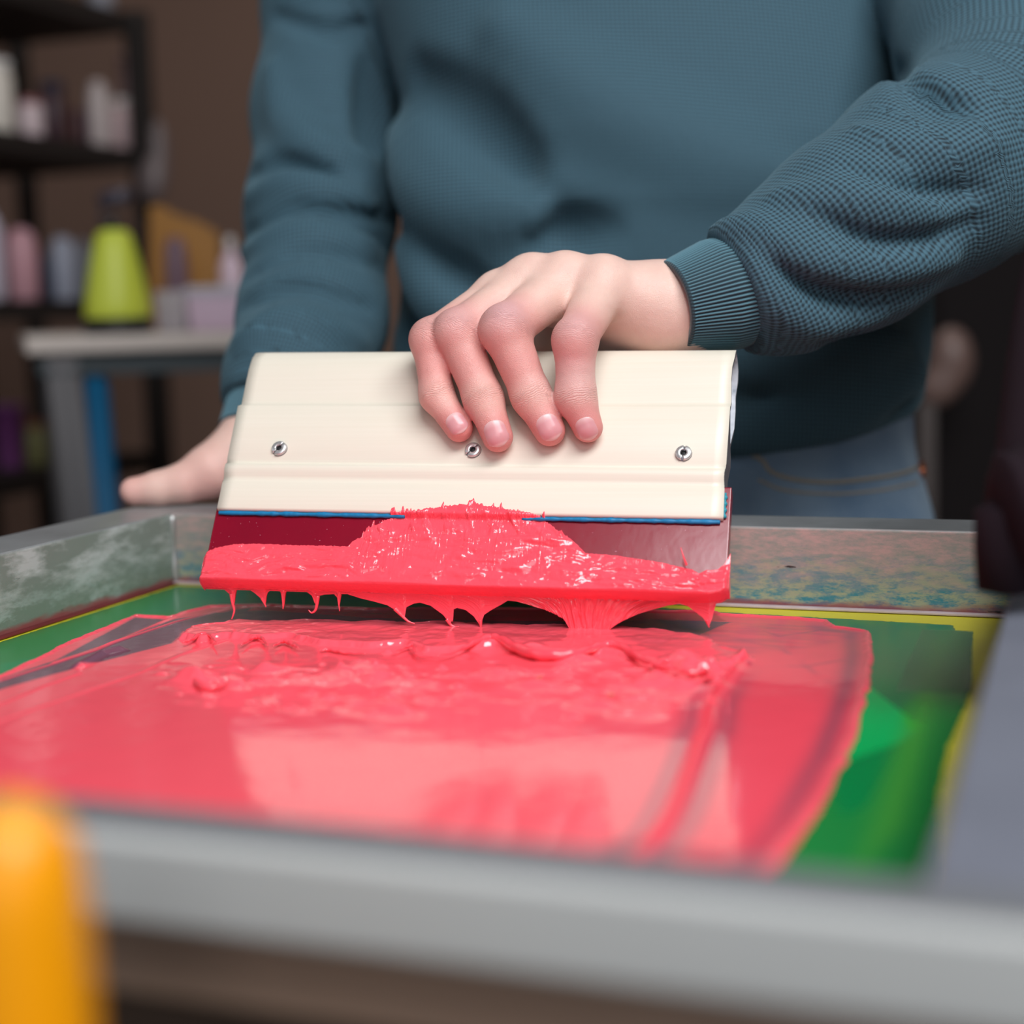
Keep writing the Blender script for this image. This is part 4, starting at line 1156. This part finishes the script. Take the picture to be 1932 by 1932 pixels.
arm = thing('screen_clamp', 'out-of-focus dark screen clamp reaching in over the right frame bar', 'clamp', (a0[0], a0[1], a0[2]-.01))
V, F = tube(smooth_curve([W(1880, 985, .54), W(1950, 965, .54), W(2060, 900, .545), W(2200, 860, .55)], 16), [.012, .018, .022, .024]+[.022]*12, 20); mobj('arm_beam', V, F, M_DARK, arm)
V, F = tube(smooth_curve([W(1965, 1010, .54), W(1975, 800, .57), W(2000, 560, .62), W(2030, 380, .68)], 12), .017, 20); mobj('arm_post', V, F, M_DARK, arm)
V, F = lathe([(.002, -.020), (.010, -.018), (.011, -.004), (.011, .010), (.004, .014)], 24, tuple(W(1900, 1015, .54))); mobj('clamp_foot', V, F, M_DARK, arm)

# ------------------------------------------------------------------ background: table, shelves and what stands on them
M_TOP = plain('white_table_top', srgb(216, 204, 196), 0.6, 0, 0.2, 12)
M_TLEG = plain('blue_painted_steel', srgb(0, 96, 140), 0.5, 0, 0.2, 20)
M_CLOTH = plain('grey_dust_sheet', srgb(124, 122, 124), 0.9, 0, 0.15, 12)
M_APR = plain('dark_grey_apron', srgb(62, 70, 74), 0.7)
M_SHELF = plain('black_shelf_steel', srgb(30, 24, 22), 0.6)
TZ = 0.1310
def pl(px, d): q = at(px, d, 0); return q[:2]
tl = thing('work_table', 'white-topped work table with a blue leg behind the left sleeve', 'table', (*pl(300, 1.95), FLOOR))
c0, c1, c2, c3 = pl(44, 1.80), pl(700, 1.84), pl(720, 2.30), pl(34, 2.26)
def slab_geo(q, z0, z1):
    V = [(*p, z0) for p in q]+[(*p, z1) for p in q]; n = len(q)
    return np.array(V), [list(range(n))[::-1], list(range(n, 2*n))]+[[i, (i+1) % n, n+(i+1) % n, n+i] for i in range(n)]
def bev(geo, w):
    def fn(bm):
        vs = [bm.verts.new(v) for v in geo[0]]
        for f in geo[1]: bm.faces.new([vs[i] for i in f])
    return bm_geo(fn, w, 3)
V, F = bev(slab_geo([c0, c1, c2, c3], TZ-.020, TZ), .005); mobj('table_top', V, F, M_TOP, tl)
def ins(q, k):
    c = sum(q)/4; return [p+(c-p)*k for p in q]
V, F = slab_geo(ins([c0, c1, c2, c3], .06), TZ-.045, TZ-.0201); mobj('apron', V, F, M_APR, tl, smooth=False)
for px_, d, px2 in ((172, 1.84, 225), (690, 1.88, 690), (690, 2.24, 690), (150, 2.2, 150)):
    a = np.array([*pl(px_, d), TZ-.03]); b = np.array([*pl(px2, d), FLOOR]); V, F = tube([a, a*.5+b*.5, b], .0145, 12); mobj('leg', V, F, M_TLEG, tl)
a = np.array([*pl(185, 1.9), -.12]); b = np.array([*pl(690, 1.92), -.10]); V, F = tube([a, (a+b)/2, b], .010, 8); mobj('stretcher', V, F, M_SHELF, tl)
# dust sheet falling over the left front corner
def loft_sheet(path, nb, drop, name, label):
    path = smooth_curve(np.array(path), 70); na = len(path); g_ = []
    cen = np.array(pl(300, 2.05))
    seg = np.concatenate([[0], np.cumsum(np.linalg.norm(np.diff(path, axis=0), axis=1))])
    for j in range(nb):
        s_ = j/(nb-1)
        for i in range(na):
            T = path[min(i+1, na-1)]-path[max(i-1, 0)]; T /= np.linalg.norm(T); No = np.array([T[1], -T[0]])
            if No@(path[i]-cen) < 0: No = -No
            if True:
                k = s_
                q = path[i]+No*(-.006+.010*k*math.sin(seg[i]*150)+.006*k*math.sin(seg[i]*330+2))+(cen-path[i])/np.linalg.norm(cen-path[i])*.045*k
                z = TZ-.0215-k*(drop+.012*math.sin(seg[i]*60))
            g_.append((q[0], q[1], z, No[0], No[1]))
    A_ = np.array(g_); V = A_[:, :3]; V2 = V.copy(); V2[:, :2] += A_[:, 3:]*.0014; V2[:, 2] += .0008
    n = na*nb; F = [[j*na+i, j*na+i+1, (j+1)*na+i+1, (j+1)*na+i] for j in range(nb-1) for i in range(na-1)]
    rim = list(range(na))+[j*na+na-1 for j in range(1, nb)]+[(nb-1)*na+i for i in range(na-2, -1, -1)]+[j*na for j in range(nb-2, 0, -1)]
    tag(mobj(name, np.vstack([V, V2]), F+[[q+n for q in f[::-1]] for f in F]+[[b, a, a+n, b+n] for a, b in zip(rim, rim[1:]+rim[:1])], M_CLOTH), label, 'cloth')
loft_sheet([pl(60, 2.25), pl(62, 2.0), pl(66, 1.83), pl(90, 1.81), pl(138, 1.812)], 34, .30, 'dust_sheet', 'grey sheet hanging under the left end of the white table')

def bottle(name, px, d, z, wpx, hpx, mat, label, cat, cap=None, kind='bottle', group=None, taper=.45, neck=.3):
    """container standing at z; sizes in pixels of the photograph at its own distance"""
    r = wpx/2*d/FPX; h = hpx*d/FPX; q = pl(px, d)
    b = thing(name, label, cat, (q[0], q[1], z), group)
    c = (q[0], q[1], z)
    hc = h*(.12 if cap else 0)
    hb = h-hc
    if kind == 'bottle':
        pr = [(r*.9, 0), (r, h*.03), (r, hb*.70), (r*.92, hb*.80), (r*taper, hb*.93), (r*neck, hb*.96), (r*neck, hb)]
    elif kind == 'jar':
        pr = [(r*.94, 0), (r, h*.04), (r, hb*.90), (r*.93, hb*.97), (r*.85, hb)]
    elif kind == 'bucket':
        pr = [(r*.8, 0), (r*.82, h*.02), (r*.97, hb*.95), (r*1.03, hb*.955), (r*1.03, hb)]
    else:   # cone flask
        pr = [(r*.97, 0), (r, h*.05), (r*.98, hb*.25), (r*.80, hb*.60), (r*.50, hb*.86), (r*.30, hb*.97), (r*.30, hb)]
    V, F = lathe(pr, 28, c); mobj('bottle_body' if kind in ('bottle', 'cone') else 'container_body', V, F, mat, b)
    if cap:
        rc = pr[-1][0]*1.12
        V, F = lathe([(rc, hb-.0002), (rc*1.02, hb+hc*.1), (rc, hb+hc*.9), (rc*.9, h)], 24, c); mobj('cap', V, F, cap, b)
    return b
cm = {}
def cmat(nm, *c):
    if nm not in cm: cm[nm] = plain(nm, srgb(*c), .45, 0, .12, 14)
    return cm[nm]
M_LIME = cmat('lime_plastic', 206, 218, 74); M_BLKP = cmat('black_plastic', 28, 28, 32); M_GRYP = cmat('violet_grey_plastic', 62, 56, 68)
# lime spray bottle
z = TZ+.0003; d = 1.90; q = pl(222, d); k = d/FPX
sb = thing('spray_bottle', 'lime green spray bottle with dark trigger head on the white table', 'spray bottle', (*q, z)); c = (*q, z)
V, F = lathe([(58*k, 0), (64*k, 3*k), (64*k, 29*k)], 32, c); mobj('base_cap', V, F, M_BLKP, sb)
V, F = lathe([(60*k, 29*k), (62*k, 34*k), (60*k, 60*k), (52*k, 105*k), (43*k, 145*k), (33*k, 182*k), (27*k, 191*k), (16*k, 195*k)], 32, c); mobj('bottle_body', V, F, M_LIME, sb)
V, F = lathe([(15*k, 193*k), (17*k, 196*k), (17*k, 214*k), (13*k, 218*k)], 20, c); mobj('cap', V, F, M_BLKP, sb)
def lp_(dx, dz): return np.array([q[0]+CR[0]*dx*k, q[1]+CR[1]*dx*k, z+dz*k])
V, F = tube([lp_(-22, 246), lp_(-5, 250), lp_(15, 252), lp_(38, 262)], np.array([12, 17, 19, 12])*k, 14); mobj('spray_head', V, F, M_GRYP, sb)
V, F = tube([lp_(0, 214), lp_(0, 240)], 12*k, 12); mobj('head_neck', V, F, M_BLKP, sb)
V, F = tube([lp_(-10, 242), lp_(-20, 225), lp_(-18, 205)], 4*k, 8); mobj('trigger', V, F, M_GRYP, sb)
V, F = lathe([(14*k, 0), (14*k, 42*k)], 16, tuple(q+CR[:2]*0)+(z+60*k,)) ; 
# yellow board and container stack on the table
M_YB = cmat('ochre_board', 150, 98, 0)
def up_plate(name, pxs, d, z0, thick, mat, parent=None, **kw):
    """flat board standing upright, outline in pixels at distance d"""
    P = np.array([W(x, y, d) for x, y in pxs]); P[:, 2] = np.maximum(P[:, 2], z0)
    back = np.array([CF[0], CF[1], 0])*thick
    V = np.vstack([P, P+back]); n = len(P)
    return mobj(name, V, [list(range(n)), list(range(n, 2*n))[::-1]]+[[i, n+i, n+(i+1) % n, (i+1) % n] for i in range(n)], mat, parent, smooth=False)
tag(up_plate('ochre_board', [(284, 630), (282, 388), (300, 386), (330, 405), (375, 418), (412, 442), (418, 630)], 2.18, TZ+.0003, .012, M_YB), 'yellow ochre curved board standing on the table behind the spray bottle', 'board')
M_PURP = cmat('dull_violet_plastic', 110, 84, 96)
bottle('purple_flask', 337, 2.08, TZ+.0003, 46, 174, M_PURP, 'dull violet slim bottle before the ochre board', 'bottle', None, taper=.85, neck=.6)
bottle('pink_bottle', 440, 2.12, TZ+.0003, 44, 172, cmat('pale_pink_plastic', 220, 196, 210), 'pale pink bottle on the table next to the sleeve', 'bottle', cmat('white_plastic', 225, 222, 220))
def crate(name, px0, px1, d, z0, hpx, dep, mat, label, lid=None, cat='box', group=None):
    a, b = pl(px0, d), pl(px1, d); o_ = np.array([CF[0], CF[1]])/np.hypot(CF[0], CF[1])*dep
    q = [a, b, b+o_, a+o_]; h = hpx*d/FPX; c = sum(q)/4
    r = thing(name, label, cat, (*c, z0), group)
    cI = [p+(c-p)*.05 for p in q]
    def fn(bm):
        vs = [bm.verts.new((*p, z0)) for p in cI]+[bm.verts.new((*p, z0+h)) for p in q]
        for f in ([3, 2, 1, 0], [4, 5, 6, 7], [0, 1, 5, 4], [1, 2, 6, 5], [2, 3, 7, 6], [3, 0, 4, 7]): bm.faces.new([vs[i] for i in f])
    V, F = bm_geo(fn, .003, 2); mobj('box_body', V, F, mat, r)
    if lid:
        V, F = bev(slab_geo([p+(c-p)*-.03 for p in q], z0+h, z0+h+.012), .003); mobj('lid', V, F, lid, r)
    return r
crate('storage_box', 352, 462, 1.93, TZ+.0003, 66, .12, cmat('lilac_plastic', 200, 176, 196), 'lilac storage box with a pale lid on the white table', cmat('grey_lilac_lid', 178, 176, 188))
crate('storage_box', 292, 350, 1.93, TZ+.0003, 78, .12, cmat('smoky_clear_plastic', 168, 160, 166), 'smoky grey box between the spray bottle and the lilac box', None)
# under the table
crate('cardboard_box', 205, 300, 2.2, FLOOR+.0003, 900, .25, cmat('brown_cardboard', 92, 72, 62), 'tall brown carton under the white table', None, 'carton')
bottle('plastic_jar', 205, 2.02, -.1399, 34, 52, cmat('milky_plastic', 150, 150, 160), 'small milky jar on the ledge under the table', 'jar', None, 'jar')
lg = thing('side_ledge', 'low dark ledge carrying milky containers under the table', 'ledge', (*pl(260, 2.1), FLOOR))
V, F = slab_geo([pl(188, 1.95), pl(330, 1.95), pl(330, 2.15), pl(188, 2.15)], -.155, -.14); mobj('ledge_board', V, F, M_SHELF, lg, smooth=False)
for px_, d_ in ((195, 1.97), (322, 1.97), (195, 2.13), (322, 2.13)):
    q = pl(px_, d_); V, F = box_geo((q[0]-.008, q[1]-.008, FLOOR), (q[0]+.008, q[1]+.008, -.1551)); mobj('ledge_leg', V, F, M_SHELF, lg, smooth=False)
crate('milky_tub', 228, 292, 2.0, -.1397, 75, .08, cmat('grey_tub', 104, 102, 106), 'grey tub beside the milky jar on the ledge', None, 'tub')

# shelf unit
SA, SB_ = np.array(pl(-160, 2.10)), np.array(pl(284, 2.62))
sd_ = (SB_-SA)/np.linalg.norm(SB_-SA); sn = np.array([-sd_[1], sd_[0]])
if sn@(SA-CP[:2]) < 0: sn = -sn
SDEP = .36
shf = thing('shelf_unit', 'black steel shelf unit crowded with bottles against the brown wall', 'shelf', (*((SA+SB_)/2+sn*SDEP/2), FLOOR))
def shz(px, py, d): return W(px, py, d)[2]
LV = [shz(266, 40, 2.62), shz(266, 288, 2.62), shz(150, 566, 2.46), shz(100, 880, 2.42)]
for zL in LV+[FLOOR+.08]:
    V, F = slab_geo([SA, SB_, SB_+sn*SDEP, SA+sn*SDEP], zL-.030, zL); mobj('shelf_board', V, F, M_SHELF, shf, smooth=False)
for q in (SA, SB_, SB_+sn*SDEP, SA+sn*SDEP):
    c = (SA+SB_)/2+sn*SDEP/2; q2 = q+(c-q)/np.linalg.norm(c-q)*-.004
    e = .016
    V, F = box_geo((q2[0]-e, q2[1]-e, FLOOR), (q2[0]+e, q2[1]+e, LV[0]+.004), .002); mobj('post', V, F, M_SHELF, shf)
q = np.array(pl(66, 2.83))
V, F = box_geo((q[0]-.014, q[1]-.014, FLOOR), (q[0]+.014, q[1]+.014, LV[0]+.004), .002); mobj('post', V, F, M_SHELF, shf)
def shp(px, back=.06):
    """distance at which the ray of column px meets a line parallel to the shelf front, set back"""
    A_ = SA+sn*back; r0 = ray(px, 590)[:2]
    M2 = np.array([r0, -sd_]).T; t = np.linalg.solve(M2, A_-CP[:2]); return float(t[0])
def onshelf(lv, px, back, wpx, hpx, mat, label, cat='bottle', **kw):
    px += {0: 19, 1: 16, 2: 3, 3: -8}[lv]
    return bottle(kw.pop('name', 'ink_bottle'), px, shp(px, back), LV[lv]+.0004, wpx, hpx, mat, label, cat, **kw)
WHT = cmat('white_plastic', 225, 222, 220); G1 = 'bottles on the shelf unit'
onshelf(1, -6, .07, 82, 138, cmat('cream_plastic', 226, 218, 208), 'big cream tub at the left edge of the middle shelf', 'tub', kind='jar', name='ink_tub', cap=WHT)
onshelf(1, 64, .07, 48, 78, cmat('blush_plastic', 216, 196, 200), 'short blush-white jar right of the big cream tub', 'jar', kind='jar', name='ink_jar', cap=cmat('rose_lid', 150, 90, 94))
onshelf(1, 108, .13, 50, 128, cmat('maroon_plastic', 66, 38, 48), 'maroon bottle with a navy top on the middle shelf', 'bottle', cap=cmat('navy_cap', 34, 42, 66), neck=.8, taper=.9)
onshelf(1, 160, .13, 36, 84, cmat('wine_plastic', 74, 34, 46), 'short wine-red jar half hidden behind white bottles', 'jar', kind='jar', name='ink_jar')
onshelf(1, 193, .07, 40, 128, cmat('rosy_white_plastic', 200, 186, 184), 'rosy white bottle third from the shelf post', 'bottle', neck=.6, taper=.8)
onshelf(1, 233, .06, 40, 100, cmat('pink_white_plastic', 208, 180, 182), 'pinkish bottle against the right shelf post', 'bottle', neck=.6, taper=.8, cap=WHT)
onshelf(1, 244, .09, 22, 190, cmat('mauve_plastic', 140, 110, 112), 'tall mauve tube behind the pinkish bottle', 'bottle', neck=.7, taper=.8)
onshelf(0, 205, .10, 50, 120, cmat('milky_plastic', 150, 150, 160), 'milky bottle on the top shelf', 'bottle')
onshelf(2, -12, .05, 46, 175, cmat('lilac_white_plastic', 196, 186, 200), 'lilac-white bottle cut by the left picture edge', 'bottle')
onshelf(2, 10, .17, 34, 130, cmat('crimson_plastic', 130, 50, 66), 'crimson bottle at the left edge of the lower shelf', 'bottle', kind='jar')
onshelf(2, 45, .06, 58, 134, cmat('dusty_pink_plastic', 200, 150, 160), 'dusty pink bottle on the lower shelf', 'bottle', neck=.5, taper=.8)
onshelf(2, 92, .10, 22, 90, cmat('navy_cap', 34, 42, 66), 'narrow navy bottle beside the dusty pink one', 'bottle')
onshelf(2, 122, .08, 44, 118, cmat('ice_grey_plastic', 160, 164, 180), 'ice-grey bottle next to the navy one', 'bottle', neck=.6, taper=.9)
onshelf(2, 160, .10, 30, 112, cmat('ash_plastic', 120, 122, 130), 'ash-grey bottle left of the spray bottle', 'bottle', neck=.6, taper=.9)
onshelf(3, 10, .08, 60, 120, cmat('plum_plastic', 110, 56, 110), 'plum coloured tub under the lower shelf', 'tub', kind='bucket', name='ink_tub')
onshelf(3, 58, .07, 48, 82, cmat('olive_plastic', 132, 130, 84), 'olive jar with a rusty lid beside the plum tub', 'jar', kind='jar', name='ink_jar', cap=cmat('rust_lid', 130, 66, 40))
onshelf(3, 98, .2, 40, 90, cmat('wine_plastic', 74, 34, 46), 'wine-red jar deep in the lowest visible shelf', 'jar', kind='jar', name='ink_jar')
qb = pl(14, 2.05)
bk = bottle('bucket', 12, 2.02, -.28+.0003, 64, 150, WHT, 'white bucket at the lower left edge of the picture', 'bucket', kind='bucket')
st = thing('step_stool', 'dark stool carrying the white bucket', 'stool', (*pl(12, 2.02), FLOOR)); q = pl(12, 2.02)
V, F = box_geo((q[0]-.10, q[1]-.10, -.30), (q[0]+.10, q[1]+.10, -.28), .003); mobj('seat', V, F, M_SHELF, st)
for sx_ in (-1, 1):
    for sy_ in (-1, 1):
        V, F = box_geo((q[0]+sx_*.085-.01, q[1]+sy_*.085-.01, FLOOR), (q[0]+sx_*.085+.01, q[1]+sy_*.085+.01, -.30)); mobj('leg', V, F, M_SHELF, st, smooth=False)
# plastic bag hanging on the shelf post
zb = W(300, 260, 2.55)
def bag_sd(P):
    return smin(ellip(P, W(300, 285, 2.55), (.016, .016, .05)), ellip(P, W(285, 345, 2.55), (.026, .018, .035)), .02)
V, F = sdf_mesh(bag_sd, W(295, 310, 2.55)-.1, W(295, 310, 2.55)+.1, .005)
tag(mobj('plastic_bag', V, F, cmat('smoky_film', 104, 92, 92)), 'smoky plastic bag hanging from the right post of the shelf', 'bag')
# dark cabinet at the right with a cloth bundle
cbx = pl(1745, 2.3); M_CAB = plain('black_cabinet_paint', srgb(24, 19, 20), 0.8, 0, .2, 3, .2)
ca = thing('cabinet', 'dark cabinet in the gloom at the right side', 'cabinet', (*pl(2100, 2.5), FLOOR))
qa, qb_ = pl(1752, 2.25), pl(2500, 2.05); o_ = np.array([CF[0], CF[1]])*.4
V, F = slab_geo([qa, qb_, qb_+o_, qa+o_], FLOOR, LV[0]+.35); mobj('carcass', V, F, M_CAB, ca, smooth=False)
for k_ in range(2):
    t0, t1 = .02+.49*k_, .49+.49*k_; e0, e1 = qa+(qb_-qa)*t0, qa+(qb_-qa)*t1; nn = -o_/np.linalg.norm(o_)*.014
    V, F = slab_geo([e0+nn, e1+nn, e1+nn*.02, e0+nn*.02], FLOOR+.05, LV[0]+.3); dr = mobj('door', V, F, M_CAB, ca, smooth=False)
    hq = (e1 if k_ == 0 else e0)*.94+(e0 if k_ == 0 else e1)*.06
    V, F = tube([np.array([*(hq+nn*1.8), zz]) for zz in (.0, .06, .12)], .006, 8); mobj('handle', V, F, M_STEEL, dr)
def bun(P): return smin(ellip(P, W(1795, 680, 2.1), (.030, .03, .045)), ellip(P, W(1765, 735, 2.1), (.025, .02, .025)), .02)
V, F = sdf_mesh(bun, W(1790, 700, 2.1)-.11, W(1790, 700, 2.1)+.11, .005)
tag(mobj('cloth_bundle', V, F, cmat('taupe_cloth', 110, 88, 82)), 'blurred taupe cloth bundle hanging beside the dark cabinet', 'cloth')
V, F = box_geo((*(pl(1752, 1.9)-.01), FLOOR), (*(pl(1752, 1.9)+.01), .02)); tag(mobj('grey_pole', V, F, cmat('warm_grey_metal', 84, 76, 74), smooth=False), 'thin warm grey pole right behind the jeans', 'pole')
